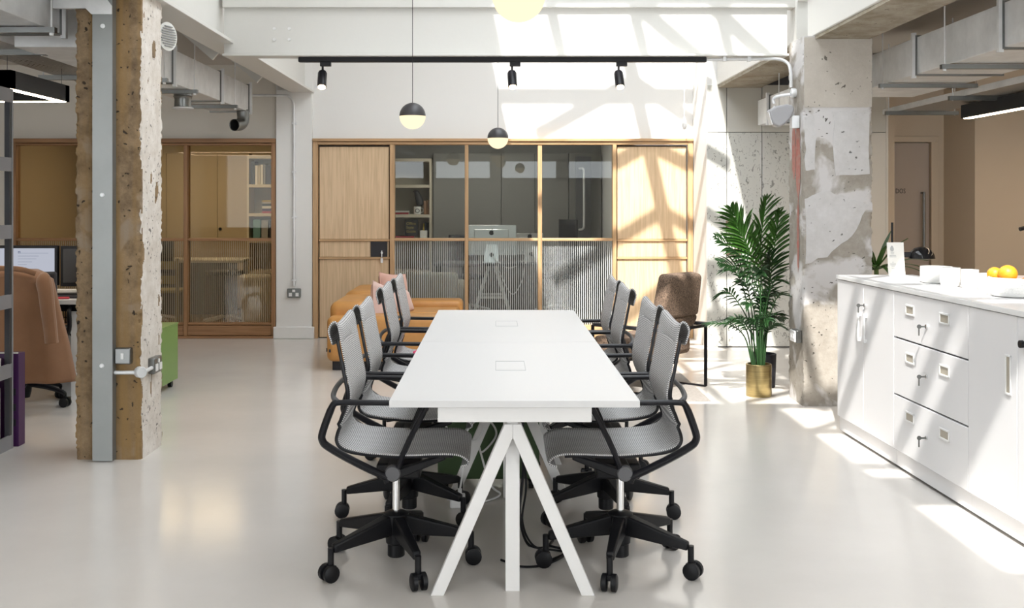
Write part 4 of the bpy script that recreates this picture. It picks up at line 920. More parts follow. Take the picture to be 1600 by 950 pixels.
# ================================================================== PLANTS
def frond(parent, o, path, nl, lmax, wmax, m, droop=.35, twist=0.0, start=.28, fold=.5, seed=0, up=(0, 0, 1), spread=62):
    rnd = random.Random(seed); P = rpoints(path, 6); n = len(P)
    g = G(o); g.tube(P, [.006*(1-.8*i/(n-1))+.001 for i in range(n)], 5)
    for i in range(nl):
        f = start+(1-start)*i/(nl-1)*.985; k = f*(n-1); i0 = min(n-2, int(k)); p = P[i0].lerp(P[i0+1], k-i0); d = (P[i0+1]-P[i0]).normalized()
        side = d.cross(Vector(up)); side = side.normalized() if side.length > 1e-3 else Vector((1, 0, 0)); nrm = side.cross(d)
        if twist: R = Matrix.Rotation(twist, 3, d); side = R @ side; nrm = R @ nrm
        q = (f-start)/(1-start); ln = lmax*(math.sin(PI*(.16+.80*q))**.7)*rnd.uniform(.88, 1.08)
        for s in (-1, 1):
            a = math.radians(spread*(1-.6*q)+rnd.uniform(-6, 6)); dr = (d*math.cos(a)+side*s*math.sin(a)+nrm*.25).normalized()
            w = wmax*(.7+.3*math.sin(PI*q)); wv = dr.cross(nrm).normalized(); b = len(g.v); st = 4
            for j in range(st+1):
                x = j/st; c = p+dr*ln*x+Vector((0, 0, -droop*ln*x*x)); ww = w*(.35, .95, 1, .65, .04)[j]; fo = nrm*(-fold*ww)
                g.v += [c-wv*ww+fo*-.6, c+fo*.6, c+wv*ww+fo*-.6]
            for j in range(st): g.f += [(b+3*j, b+3*j+1, b+3*j+4, b+3*j+3), (b+3*j+1, b+3*j+2, b+3*j+5, b+3*j+4)]
    return g.build('frond', m, parent, fix=False, smooth=True)
def pot(parent, o, r, h, m, taper=1.0):
    x, y, z = o
    G(o).lathe([(r*taper*.98, 0), (r*taper, .004), (r, h-.004), (r-.004, h), (r-.012, h), (r-.014, h-.03), (r*.5, h-.031)], 32, o).build('pot', m, parent, smooth=True)
    G(o).lathe([(r-.013, h-.034), (r-.013, h-.03), (.01, h-.024)], 20, o).build('soil', M['soil'], parent)
o = (1.948, 8.02, 0); t = thing('potted_palm', 'bushy small palm in a brushed brass pot beside the grey column', 'plant', o); pot(t, o, .094, .238, M['brass'])
x, y, _ = o; rnd = random.Random(4)
for k in range(20):
    a = rnd.uniform(0, 2*PI); h = rnd.uniform(.45, .98); r = rnd.uniform(.04, .22)*(1.15 if math.cos(a) < 0 else .7); bx, by = x+.05*math.cos(a)*rnd.random(), y+.05*math.sin(a)*rnd.random()
    path = [(bx, by, .21), (bx+.25*r*math.cos(a), by+.25*r*math.sin(a), .21+h*.45), (bx+.75*r*math.cos(a), by+.7*r*math.sin(a), .12+h*.82), (bx+1.5*r*math.cos(a), by+1.3*r*math.sin(a), .10+h*.86)]
    frond(t, o, path, 13, .115, .0085, M['leafd'], .4, rnd.uniform(-.6, .6), .42, seed=k, spread=58)
frond(t, o, [(x, y, .22), (x-.08, y-.02, .55), (x-.22, y-.06, .76), (x-.32, y-.1, .76)], 14, .12, .008, M['leafd'], .45, .6, .5, seed=50)
frond(t, o, [(x, y, .22), (x-.06, y-.04, .45), (x-.16, y-.09, .58), (x-.25, y-.12, .55)], 12, .10, .008, M['leafd'], .45, .4, .5, seed=51)
o = (2.08, 8.42, 0); t = thing('potted_palm', 'tall bright palm in a dark pot behind the brass pot', 'plant', o); pot(t, o, .10, .26, M['navy'], .9)
x, y, _ = o
paths = [[(x, y, .24), (x-.02, y-.05, .75), (x-.05, y-.12, 1.10), (x-.02, y-.18, 1.46)], [(x, y, .24), (x-.03, y-.06, .70), (x-.14, y-.14, 1.05), (x-.27, y-.2, 1.28)],
         [(x, y, .24), (x-.05, y-.1, .70), (x-.20, y-.18, 1.0), (x-.42, y-.24, 1.17)], [(x, y, .24), (x-.06, y-.12, .62), (x-.20, y-.2, .90), (x-.40, y-.28, .98)],
         [(x, y, .24), (x+.02, y-.08, .70), (x+.03, y-.2, 1.05), (x+.06, y-.26, 1.36)], [(x, y, .24), (x+.0, y-.1, .60), (x+.0, y-.2, .88), (x-.03, y-.3, 1.08)],
         [(x, y, .24), (x-.02, y+.05, .80), (x-.12, y+.1, 1.15), (x-.22, y+.14, 1.38)]]
for k, p in enumerate(paths):
    frond(t, o, p, 15, (.34, .30, .24, .22, .26, .22, .28)[k], .0125, M['leaf'] if k in (0, 1, 4, 6) else M['leafd'], .28, (.25, -.3, .5, .6, 0, .2, -.2)[k], .45, seed=90+k, spread=(40, 46, 58, 60, 46, 50, 46)[k], up=(.1, -.9, .4))
o = (2.90, 8.25, 0); t = thing('potted_palm', 'long-leaved palm standing behind the white cabinets', 'plant', o); pot(t, o, .14, .30, M['navy'], .85)
x, y, _ = o
g = G(o).tube(rpoints([(x, y, .27), (x+.01, y, .6), (x, y, .93)], 5), .018, 8).build('trunk', M['stem'], t, smooth=True)
for k in range(24):
    rnd = random.Random(200+k); a = rnd.uniform(0, 2*PI); el = rnd.uniform(.15, 1.35); ln = rnd.uniform(.32, .52); d = Vector((math.cos(a)*math.cos(el), math.sin(a)*math.cos(el)*.8, math.sin(el)))
    sd_ = d.cross(Vector((0, 0, 1))).normalized(); g = G(o); b0 = Vector((x, y, .92)); P = []
    for j in range(7):
        f = j/6; c = b0+d*ln*f+Vector((0, 0, -.16*f*f*(1.3-el*.6))); w = .022*(.4, .85, 1, .95, .75, .45, .03)[j]; g.v += [c-sd_*w, c+Vector((0, 0, -.006)), c+sd_*w]
    for j in range(6): g.f += [(3*j, 3*j+1, 3*j+4, 3*j+3), (3*j+1, 3*j+2, 3*j+5, 3*j+4)]
    g.build('leaf', M['leaf'], t, fix=False, smooth=True)
# black floor lamps behind the cabinets
t = thing('floor_lamp', 'black floor lamp with dome shade behind the card sign', 'lamp', (2.71, 7.4, 0)); o = (2.71, 7.4, 0)
G(o).lathe([(.12, 0), (.12, .012), (.03, .02), (.01, .03)], 24, (2.71, 7.4, 0)).build('base', M['satin'], t, smooth=True)
G(o).cyl((2.71, 7.4, .02), (2.71, 7.4, 1.295), .008, 10).build('pole', M['satin'], t, smooth=True)
G(o).bar((2.71, 7.4, 1.075), (2.87, 7.4, 1.075), .022, .034).build('arm', M['satin'], t, bevel=.004)
pf = [(.088, 1.048), (.084, 1.07), (.072, 1.097), (.05, 1.118), (.02, 1.128), (.003, 1.129)]
G(o).lathe(pf, 30, (2.912, 7.4, 0), (0, 0, 1)).build('shade', mat('gloss_black', (.01, .01, .012), .12), t, smooth=True)
G(o).lathe([(.084, 1.046), (.084, 1.049)], 30, (2.912, 7.4, 0)).build('shade_liner', mat('cream_liner', (.55, .52, .40), .5), t)
t = thing('floor_lamp', 'black task lamp head on a pole in front of the beige wall', 'lamp', (4.05, 8.0, 0)); o = (4.05, 8.0, 0)
G(o).lathe([(.12, 0), (.12, .012), (.03, .02), (.01, .03)], 24, (4.05, 8.0, 0)).build('base', M['satin'], t, smooth=True)
G(o).cyl((4.05, 8.0, .02), (4.05, 8.0, 1.30), .008, 10).build('pole', M['satin'], t, smooth=True)
G(o).tube([(4.05, 8.0, 1.29), (3.93, 7.98, 1.255), (3.86, 7.97, 1.235)], [.012, .014, .016], 10).build('lamp_head', M['satin'], t, smooth=True)
G(o).tube([(3.93, 7.98, 1.26), (3.92, 7.98, 1.31)], .005, 6).build('knob', M['galvd'], t)
# printed board handles
for z, lab in ((1.222, 'upper bronze recessed pull on the printed wall boards'), (.948, 'lower bronze recessed pull on the printed wall boards')):
    t = thing('door_pull', lab, 'handle', (2.345, 10.7, z)); o = (2.345, 10.7, z)
    G(o).box(2.275, 2.42, 10.695, 10.712, z-.032, z+.032).build('plate', M['bronze'], t, bevel=.002); G(o).box(2.29, 2.405, 10.69, 10.697, z-.005, z+.02).build('finger_recess', M['ink'], t)

# ================================================================== LEFT WORK AREA
t = thing('shelf_rack', 'dark grey steel shelf rack standing beside the brown column', 'shelf', (-3.05, 5.7, 0)); o = (-3.05, 5.7, 0)
M['rack'] = mat('rack_grey', (0.235, 0.235, 0.25), 0.5); M['rackd'] = mat('rack_black', (.02, .02, .024), .5)
for x in (-3.3, -2.83):
    for y in (4.7, 6.28): G(o).box(x-.015, x+.015, y-.02, y+.02, 0, 2.09).build('post', M['rackd'], t)
for z in (2.05, 1.65, 1.26, .857, .455, .04):
    for x in (-3.3, -2.82): G(o).box(x-.006, x+.006, 4.7, 6.30, z-.04, z+.04).build('side_rail', M['rack'], t)
    G(o).box(-3.3, -2.83, 4.7, 6.28, z-.02, z-.005).build('shelf', M['rackd'], t)
G(o).box(-2.826, -2.812, 6.286, 6.302, 0, 2.09).build('corner_angle', M['rack'], t)
t = thing('magazine_box', 'purple cardboard box standing behind the steel rack', 'box', (-2.95, 6.37, 0)); o = (-2.95, 6.37, 0)
G(o).box(-3.12, -2.795, 6.335, 6.42, 0, .545).build('box', M['purple'], t, bevel=.003)
G(o).box(-3.115, -2.80, 6.332, 6.34, .545, .552).build('top_edge', M['paper'], t)
text('lettering', 'S', .05, M['paper'], (-2.848+2.95, -.0362, .41), UPR, t)
for i in range(3): G(o).box(-2.83, -2.812, 6.333, 6.336, .12+.09*i, .16+.09*i).build('printed_mark', M['blackcard'], t)
G((-3.05, 6.2, .47)).box(-3.25, -2.86, 6.0, 6.25, .452, .53).build('paper_stack', M['paper'], label='stack of white paper on a lower rack shelf', cat='paper')
G((-3.05, 6.2, .05)).box(-3.28, -2.86, 6.14, 6.24, .037, .36).build('paper_file', M['paper'], label='upright white document file on the lowest rack shelf', cat='file')
# desk
t = thing('desk', 'cluttered white desk with monitors behind the steel rack', 'desk', (-3.8, 8.1, 0)); o = (-3.8, 8.1, 0)
G(o).box(-4.8, -2.96, 7.70, 8.55, .705, .737).build('desktop', M['laminate'], t, bevel=.002)
G(o).box(-4.75, -3.0, 7.78, 8.48, .65, .705).build('apron', M['black'], t)
for x in (-4.7, -3.03):
    for y in (7.82, 8.42): G(o).box(x-.03, x+.03, y-.03, y+.03, 0, .66).build('leg', M['legwhite'], t)
def monitor(label, x0, x1, z0, z1, y, lit):
    t = thing('monitor', label, 'monitor', ((x0+x1)/2, y, .737)); o = ((x0+x1)/2, y, .737); xc = (x0+x1)/2
    G(o).box(x0, x1, y, y+.045, z0, z1).build('bezel', M['black'], t, bevel=.004)
    G(o).box(x0+.022, x1-.022, y-.002, y+.002, z0+.03, z1-.022).build('screen', M['screen'] if lit else M['screenoff'], t)
    G(o).box(xc-.03, xc+.03, y+.045, y+.075, .75, z0+.15).build('stand', M['black'], t); G(o).box(xc-.13, xc+.13, y-.06, y+.14, .737, .75).build('foot', M['black'], t)
    if lit:
        rn = random.Random(2)
        G(o).box(x0+.022, x1-.022, y-.003, y-.001, z0+.03, z0+.045).build('task_bar', M['screenbar'], t)
        for k in range(16):
            z = z1-.045-.0125*k; xa = x1-.30-.26; G(o).box(xa-.14, xa-.14+rn.uniform(.05, .12), y-.003, y-.001, z, z+.003).build('text_line', M['screenline'], t)
        for k in range(7):
            z = z1-.06-.022*k; G(o).box(x1-.30, x1-.30+rn.uniform(.06, .24), y-.003, y-.001, z, z+.003).build('text_line', M['screenline'], t)
        text('letter_mark', 'M', .025, M['screenbar'], (x1-.30-xc, -.003, z1-.060-.737), UPR, t)
monitor('lit monitor showing a white document behind the camel coat', -4.02, -3.345, .80, 1.105, 8.25, True)
monitor('switched-off black monitor half hidden by the brown column', -3.335, -2.72, .79, 1.10, 8.28, False)
def small(name, label, cat, m, *b): return G(((b[0]+b[1])/2, (b[2]+b[3])/2, b[4])).box(*b).build(name, M[m], label=label, cat=cat, bevel=.003)
small('keyboard', 'black keyboard on the cluttered desk', 'keyboard', 'black', -3.45, -3.0, 7.98, 8.12, .737, .757)
small('document_tray', 'black flat document tray at the desk edge', 'tray', 'blackcard', -3.42, -2.97, 7.83, 7.95, .737, .752)
small('paper_sheet', 'white papers lying on the cluttered desk', 'paper', 'paper', -3.42, -3.16, 8.14, 8.24, .737, .775)
t = thing('marker_pen', 'red marker pen lying at the desk edge', 'pen', (-3.15, 7.76, .737)); G((-3.15, 7.76, .737)).cyl((-3.30, 7.76, .745), (-3.17, 7.77, .745), .008, 8).build('barrel', M['paper'], t); G((-3.15, 7.76, .737)).cyl((-3.17, 7.77, .745), (-3.07, 7.78, .745), .009, 8).build('cap', M['red'], t)
small('sticky_note', 'yellow sticky note pad on the desk edge', 'note', 'yellow', -3.30, -3.17, 7.71, 7.745, .737, .742)
t = thing('pill_bottle', 'small white bottle with orange lid on the cluttered desk', 'bottle', (-3.10, 8.13, .737)); o = (-3.10, 8.13, .737)
G(o).lathe([(.03, .737), (.032, .742), (.032, .795), (.028, .80)], 16, (-3.10, 8.13, 0)).build('body', M['paper'], t, smooth=True); G(o).lathe([(.031, .80), (.031, .835), (.028, .838)], 16, (-3.10, 8.13, 0)).build('lid', M['orange'], t, smooth=True)
# coat on an office chair
t = thing('office_chair', 'black office chair at the cluttered desk under the camel coat', 'chair', (-3.32, 7.62, 0), .35)
st = G().lathe([(.035, .06), (.045, .10), (.05, .17), (.03, .19)], 16).build('star_base', M['black'], t, smooth=True)
for k in range(5):
    a = 2*PI*k/5-.52; c, s = math.cos(a), math.sin(a)
    G().tube(rpoints([(.04*c, .04*s, .155), (.18*c, .18*s, .135), (.29*c, .29*s, .105), (.31*c, .31*s, .085)], 4), [.030-.0012*i for i in range(13)], 8, flat=(.7, 1)).build('base_leg', M['satin'], st, smooth=True)
    g = G()
    for ss in (-1, 1): g.lathe([(.02, 0), (.034, .004), (.034, .020), (.024, .024)], 16, (.31*c-ss*.006*s, .31*s+ss*.006*c, .035), Vector((-s, c, 0))*ss)
    g.cyl((.31*c, .31*s, .04), (.31*c, .31*s, .09), .01, 8); g.build('caster', M['black'], st, smooth=True)
G().cyl((0, 0, .18), (0, 0, .43), .022, 14).build('gas_lift', M['black'], t); G().box(-.24, .24, -.22, .24, .43, .50).build('seat', M['blackcard'], t, bevel=.04, seg=3)
G().box(-.22, .22, -.265, -.215, .55, .955).build('backrest', M['blackcard'], t, bevel=.02, seg=3); G().bar((0, -.20, .44), (0, -.24, .60), .06, .02).build('back_bar', M['black'], t)
for s in (-1, 1): G().tube(rpoints([(s*.24, .0, .46), (s*.29, .0, .52), (s*.29, .0, .66), (s*.29, .10, .68)], 4), .016, 8).build('armrest', M['black'], t, smooth=True)
t = thing('overcoat', 'camel wool coat draped over the back of the office chair', 'coat', (-3.27, 7.28, .2)); o = (-3.27, 7.28, .2)
def coat_f(u, v):
    z = .985-.765*u; s = 2*v-1
    k = [(0, .13), (.04, .22), (.10, .255), (.35, .295), (.65, .345), (1, .385)]
    for (a, wa), (b, wb) in zip(k, k[1:]):
        if a <= u <= b: hw_ = wa+(wb-wa)*(u-a)/(b-a); break
    x = -3.27+s*hw_*(1+.12*u*max(0, s)); fold = .028*math.sin(s*9+1.2)*u
    y = 7.26-.07*math.cos(s*PI/2)*(1-.2*u)-fold+.10*abs(s)**3*(1-.5*u)+.05*max(0, .06-u)/.06
    return (x, y, z-.015*s*s*(u < .1))
G(o).grid(coat_f, 30, 34).build('coat_body', M['coat'], t, smooth=True, solid=.014)
G(o).tube(rpoints([(-3.045, 7.24, .945), (-3.0, 7.20, .86), (-2.975, 7.18, .72), (-2.955, 7.17, .60), (-2.945, 7.17, .50)], 5), [.03, .055, .068, .072, .072, .071, .070, .069, .068, .067, .066, .065, .064, .063, .062, .061, .06, .06, .06, .06, .06], 14, flat=(1, .62)).build('sleeve', M['coat'], t, smooth=True)
G(o).tube(rpoints([(-3.42, 7.23, .955), (-3.34, 7.185, .99), (-3.25, 7.18, .993), (-3.16, 7.2, .985), (-3.08, 7.235, .955)], 4), .018, 10, flat=(1.0, .6)).build('collar', M['coat'], t, smooth=True)
# under-desk clutter
g = G((-3.12, 8.0, 0)); g.grid(lambda u, v: (-3.12+(.13+.02*math.sin(v*5))*math.cos(2*PI*u)*(1+.08*noise.noise(Vector((u*9, v*6, 1)))), 8.0+.12*math.sin(2*PI*u)*(1+.1*noise.noise(Vector((u*9, v*6, 4)))), .02+.50*v), 24, 12)
g.build('plastic_bag', mat('translucent_bag', (.55, .55, .55), .4, bump=.6, bscale=14), label='crumpled pale plastic bag under the cluttered desk', cat='bag', smooth=True)
G((-3.1, 7.8, .55)).tube(rpoints([(-3.2, 7.85, .68), (-3.12, 7.84, .52), (-3.02, 7.84, .42), (-2.9, 7.86, .38)], 6), .006, 6).build('desk_cable', M['black'], label='black cable drooping under the cluttered desk', cat='cable', smooth=True)
t = thing('cable_basket', 'black wire cable basket under the cluttered desk', 'basket', (-3.1, 7.95, .55)); o = (-3.1, 7.95, .55)
for i in range(9): G(o).tube([(-3.28+.04*i, 7.84, .65), (-3.28+.04*i, 7.84, .56), (-3.28+.04*i, 8.0, .55), (-3.28+.04*i, 8.0, .65)], .004, 5).build('wire', M['black'], t)
for z in (.65, .60, .56): G(o).bar((-3.29, 7.84, z), (-2.95, 7.84, z), .007, .007).build('rail', M['black'], t)
# green pedestal behind the brown column
t = thing('pedestal', 'bright green glossy mobile pedestal behind the brown column', 'pedestal', (-2.7, 8.17, 0)); o = (-2.7, 8.17, 0)
G(o).box(-2.9, -2.485, 7.88, 8.45, .06, .488).build('body', M['green'], t, bevel=.003); G(o).box(-2.905, -2.48, 7.875, 8.455, .488, .498).build('top', M['green'], t, bevel=.002)
for z in (.075, .28): G(o).box(-2.895, -2.49, 7.862, 7.882, z, z+.195).build('drawer', M['green'], t, bevel=.003)
for x in (-2.86, -2.53):
    for y in (7.93, 8.40): g = G(o); g.cyl((x-.014, y, .028), (x+.014, y, .028), .028, 14); g.cyl((x, y, .03), (x, y, .062), .01, 8); g.build('caster', M['black'], t)
for i, z in enumerate((.498, .592, .686)): G((-2.7, 8.2, z)).box(-2.80, -2.592, 8.0, 8.29, z, z+.0925).build('paper_ream', M['paper'], label=('lowest', 'middle', 'topmost')[i]+' white paper ream stacked on the bright green pedestal', cat='paper', group='paper reams', bevel=.003)
t = thing('desk_phone', 'dark tilted screen phone above the bright green pedestal papers', 'phone', (-2.70, 8.15, .7787)); o = (-2.70, 8.15, .7787)
G(o).hexa([(-2.76, 8.05, .779), (-2.62, 8.05, .779), (-2.62, 8.25, .779), (-2.76, 8.25, .779)], [(-2.74, 8.07, .80), (-2.66, 8.07, .80), (-2.66, 8.22, .80), (-2.74, 8.22, .80)]).build('foot', M['black'], t)
G(o).hexa([(-2.74, 8.10, .79), (-2.63, 8.10, .79), (-2.61, 8.12, .79), (-2.73, 8.13, .79)], [(-2.72, 8.12, .96), (-2.565, 8.12, .985), (-2.555, 8.14, .985), (-2.71, 8.14, .96)]).build('screen_case', M['teal'], t, bevel=.003)

# ================================================================== OFFICE INTERIORS
def bookcase(label, x0, x1, y0, y1, shelves, top, m='shelfpale'):
    t = thing('bookcase', label, 'bookcase', ((x0+x1)/2, (y0+y1)/2, 0)); o = ((x0+x1)/2, (y0+y1)/2, 0)
    G(o).box(x0, x1, y1-.02, y1, 0, top).build('back_panel', M['shelfback'], t)
    for x in (x0, x1-.025): G(o).box(x, x+.025, y0, y1-.02, 0, top).build('side_panel', M[m], t)
    for z in shelves+[top]: G(o).box(x0+.025, x1-.025, y0, y1-.02, z-.04, z).build('shelf', M[m], t)
    return t
bookcase('pale bookcase in the desk office behind the oak partition', -2.15, -.85, 14.2, 14.55, [.10, .55, .975, 1.285, 1.675], 2.02)
bookcase('pale bookcase in the office behind the brown framed glass', -3.27, -2.35, 14.2, 14.55, [.10, .55, .95, 1.30, 1.68], 2.06)
def book(label, x, z, w, h, m, d=.18, y=14.24, grp=None, flat=False):
    t = thing('book', label, 'book', (x+w/2, y+d/2, z), group=grp); o = (x+w/2, y+d/2, z)
    c = M[m]
    if flat:
        G(o).box(x, x+w, y, y+d, z, z+.004).box(x, x+w, y, y+d, z+h-.004, z+h).box(x, x+w, y, y+.004, z, z+h).build('cover', c, t); G(o).box(x+.004, x+w-.004, y+.004, y+d-.004, z+.004, z+h-.004).build('pages', M['paper'], t)
    else:
        G(o).box(x, x+.003, y, y+d, z, z+h).box(x+w-.003, x+w, y, y+d, z, z+h).box(x, x+w, y, y+.003, z, z+h).build('cover', c, t); G(o).box(x+.003, x+w-.003, y+.003, y+d-.004, z+.002, z+h-.004).build('pages', M['paper'], t)
    return t
gb = 'books on the upper shelf of the warm office'
x = -3.22
for w_, h_, m, l in ((.045, .30, 'blackcard', 'tall black book at the bookcase side on the upper shelf'), (.035, .25, 'paper', 'white book beside the tall black book on the upper shelf'), (.03, .25, 'shelfpale', 'cream book on the upper shelf'), (.035, .26, 'paper', 'white book leaning against a cream book on the upper shelf'), (.028, .27, 'midgrey', 'grey book before the thick black book on the upper shelf'), (.065, .25, 'blackcard', 'thick black book on the upper shelf'), (.03, .26, 'paper', 'thin white book after the thick black book on the upper shelf'), (.035, .26, 'yellow', 'yellow book on the upper shelf'), (.07, .25, 'darkgrey', 'wide dark grey book beside the yellow one'), (.05, .24, 'paper', 'white book at the end of the upper shelf row')):
    book(l, x, 1.6802, w_, h_, m, grp=gb); x += w_+.003
z = 1.3002
for i, (h_, m, l, w_) in enumerate(((.03, 'red', 'red book at the bottom of the flat stack', .30), (.03, 'purple', 'purple book second in the flat stack', .28), (.035, 'paper', 'white book in the flat stack', .27), (.03, 'blackcard', 'black book in the flat stack', .26), (.025, 'shelfpale', 'cream book in the flat stack', .24), (.02, 'yellow', 'yellow book on top of the flat stack', .22))):
    book(l, -3.08, z, w_, h_, m, flat=True, grp='flat stack of books'); z += h_+.0005
x = -3.20
for w_, h_, m, l in ((.10, .27, 'teal', 'wide teal file on the lower bookcase shelf'), (.09, .26, 'midgrey', 'grey file on the lower bookcase shelf'), (.04, .25, 'blackcard', 'black file between grey files on the lower shelf'), (.06, .24, 'darkgrey', 'dark grey file on the lower bookcase shelf')): book(l, x, .9502, w_, h_, m, grp='files on the lower shelf'); x += w_+.01
# desk office shelf objects
t = thing('raven_figure', 'black raven figurine standing on a white mug', 'figurine', (-1.02, 14.3, 1.4)); o = (-1.02, 14.3, 1.4)
G(o).tube(rpoints([(-1.00, 14.3, 1.390), (-1.005, 14.3, 1.43), (-1.022, 14.3, 1.50), (-1.045, 14.3, 1.565), (-1.055, 14.3, 1.60)], 4), [.012, .03, .04, .046, .048, .050, .050, .048, .046, .044, .042, .038, .034, .032, .031, .028, .012], 14).build('body', M['blackcard'], t, smooth=True)
G(o).tube([(-1.065, 14.3, 1.595), (-1.10, 14.3, 1.583)], [.014, .002], 8).build('beak', M['blackcard'], t); G(o).bar((-1.0, 14.3, 1.43), (-.985, 14.3, 1.395), .03, .015).build('tail', M['blackcard'], t)
t = thing('mug', 'white mug with a black letter O under the raven', 'mug', (-1.04, 14.3, 1.2852)); o = (-1.04, 14.3, 1.2852)
G(o).lathe([(.042, 1.2852), (.046, 1.29), (.046, 1.385), (.042, 1.388)], 24, (-1.04, 14.3, 0)).build('cup', M['ceramic'], t, smooth=True); G(o).tube(rpoints([(-.998, 14.3, 1.37), (-.965, 14.3, 1.36), (-.965, 14.3, 1.32), (-.998, 14.3, 1.31)], 4), .006, 6).build('handle', M['ceramic'], t, smooth=True)
text('letter', 'O', .085, M['ink'], (-.031, -.0475, .019), UPR, t)
for i, x in enumerate((-.955, -.915)): G((x, 14.3, 1.2852)).box(x, x+.037, 14.25, 14.32, 1.2852, 1.465+.01*i).build('wood_block', M['brownwood'], label=('brown wooden block beside the white mug', 'brown wooden block at the bookcase side')[i], cat='block', bevel=.008)
for i, (h_, m) in enumerate(((.025, 'red'), (.022, 'paper'))): book(('red book lying flat beside the mug', 'cream book lying on the red book')[i], -1.45, 1.2852+.0255*i, .30, h_, m, flat=True)
book('red book lying flat on the middle shelf below the black guide', -1.42, .9752, .34, .025, 'red', flat=True)
t = thing('book', 'black hardback titled Office Style Guide on the bookcase', 'book', (-1.115, 14.26, 1.003)); o = (-1.115, 14.26, .9752)
o = (-1.115, 14.26, 1.003)
G(o).box(-1.20, -1.03, 14.25, 14.29, 1.003, 1.215).build('cover', M['blackcard'], t)
for i, w_ in enumerate(('Office', 'Style', 'Guide')): text('title', w_, .052, M['goldink'], (-.068, -.0115, .145-.052*i), UPR, t)
G((-.95, 14.25, .9752)).box(-1.0, -.905, 14.245, 14.255, .9752, 1.075).build('photo_card', M['paper'], label='small white picture card beside the black guide book', cat='card')
book('yellow thin book behind the white picture card', -.965, .9752, .015, .19, 'yellow', y=14.30); book('black book behind the white picture card', -.94, .9752, .04, .20, 'blackcard', y=14.30)
# tall grey cabinet doors along the grey back wall
t = thing('wall_cupboard', 'row of tall grey cupboard doors in the desk office', 'cupboard', (.2, 14.5, 0)); o = (.2, 14.5, 0)
xs = [-.84, .07, .52, .97, 1.41]
for a, b in zip(xs, xs[1:]): G(o).box(a+.004, b-.004, 14.44, 14.6, .03, 2.1).build('door', M['officegrey'], t, bevel=.002)
t = thing('wall_cupboard', 'row of tall beige cupboard doors in the warm office', 'cupboard', (-4.3, 14.5, 0)); o = (-4.3, 14.5, 0)
xs = [-5.5, -4.95, -4.4, -3.72, -3.29]
for a, b in zip(xs, xs[1:]):
    d = G(o).box(a+.003, b-.003, 14.44, 14.6, .03, 2.1).build('door', M['officewarm'], t, bevel=.002)
G(o).cyl((-3.68, 14.44, 1.09), (-3.68, 14.42, 1.09), .02, 10).build('knob', M['black'], t)
# glass door leaf with bent handle at the right of the desk office
t = thing('door_leaf', 'dark framed door leaf with long steel pull in the desk office', 'door', (1.15, 14.3, 0)); o = (1.15, 14.3, 0)
G(o).box(1.06, 1.26, 14.34, 14.38, 0.02, 2.05).build('leaf', M['darkgrey'], t); G(o).tube(rpoints([(1.10, 14.33, 1.89), (1.155, 14.28, 1.88), (1.16, 14.28, 1.7), (1.16, 14.28, 1.2), (1.15, 14.28, 1.10), (1.10, 14.33, 1.08)], 5), .014, 8).build('pull_handle', M['galv'], t, smooth=True)
# desk with computers
t = thing('trestle_desk', 'grey desk on white trestle legs carrying two aluminium computers', 'desk', (.2, 13.2, 0)); o = (.2, 13.2, 0)
G(o).box(-.75, 1.2, 12.85, 13.6, .685, .712).build('desktop', M['darkgrey'], t, bevel=.002)
for xc in (-.05,):
    for yy in (13.0, 13.45):
        for s in (-1, 1): G(o).bar((xc+s*.03, yy, .685), (xc+s*.25, yy, 0), .035, .035).build('leg', M['legwhite'], t)
        G(o).bar((xc-.15, yy, .3), (xc+.15, yy, .3), .02, .03).build('brace', M['legwhite'], t)
for x_ in (-.7, 1.15):
    for yy in (12.9, 13.55): G(o).box(x_-.015, x_+.015, yy-.015, yy+.015, 0, .685).build('leg', M['black'], t)
def imac(label, xc, y, w_, rz, zb, zt):
    t = thing('desktop_computer', label, 'computer', (xc, y, .7122), rz)
    z0, z1 = zb-.7122, zt-.7122
    G().hexa([(-w_/2, -.01, z0), (w_/2, -.01, z0), (w_/2, .006, z0), (-w_/2, .006, z0)], [(-w_/2, -.01, z1), (w_/2, -.01, z1), (w_/2, .006, z1), (-w_/2, .006, z1)]).build('case', M['alu'], t, bevel=.005)
    G().prism([(-w_*.35, z0+.05), (w_*.35, z0+.05), (w_*.35, z1-.05), (-w_*.35, z1-.05)], -.022, -.009).build('rear_bulge', M['alu'], t, bevel=.008)
    G().hexa([(-.11, -.10, 0), (.11, -.10, 0), (.11, .09, 0), (-.11, .09, 0)], [(-.11, -.10, .006), (.11, -.10, .006), (.11, .09, .006), (-.11, .09, .006)]).build('foot', M['alu'], t)
    s = G().hexa([(-.09, -.10, .004), (.09, -.10, .004), (.09, -.092, .004), (-.09, -.092, .004)], [(-.07, -.03, .22), (.07, -.03, .22), (.07, -.022, .22), (-.07, -.022, .22)]).build('stand', M['alu'], t)
    G().lathe([(.026, 0), (.026, .003)], 16, (0, -.078, .095), (0, -1, .32)).build('cable_hole', M['ink'], s)
    # fruit-shaped maker's emblem
    pts = []
    for i in range(40):
        a = 2*PI*i/40; r = .030*(1-.10*math.exp(-((a-PI/2)/.28)**2)-.07*math.exp(-((a-3*PI/2)/.25)**2)); x_, z_ = r*math.cos(a)*.98, r*math.sin(a)
        if math.hypot(x_-.040, z_-.004) < .018:
            dd = Vector((x_-.040, z_-.004)).normalized()*.018; x_, z_ = .040+dd.x, .004+dd.y
        pts.append((x_, z_))
    zc = (z0+z1)/2+.09
    g = G(); g.prism([(a, zc+b) for a, b in pts], -.024, -.022); g.prism([(.0, zc+.033), (.004, zc+.046), (.015, zc+.052), (.012, zc+.040)], -.024, -.022)
    g.build('emblem', M['ink'], t)
imac('large aluminium computer seen from behind on the trestle desk', -.055, 13.15, .60, 0, .80, 1.165)
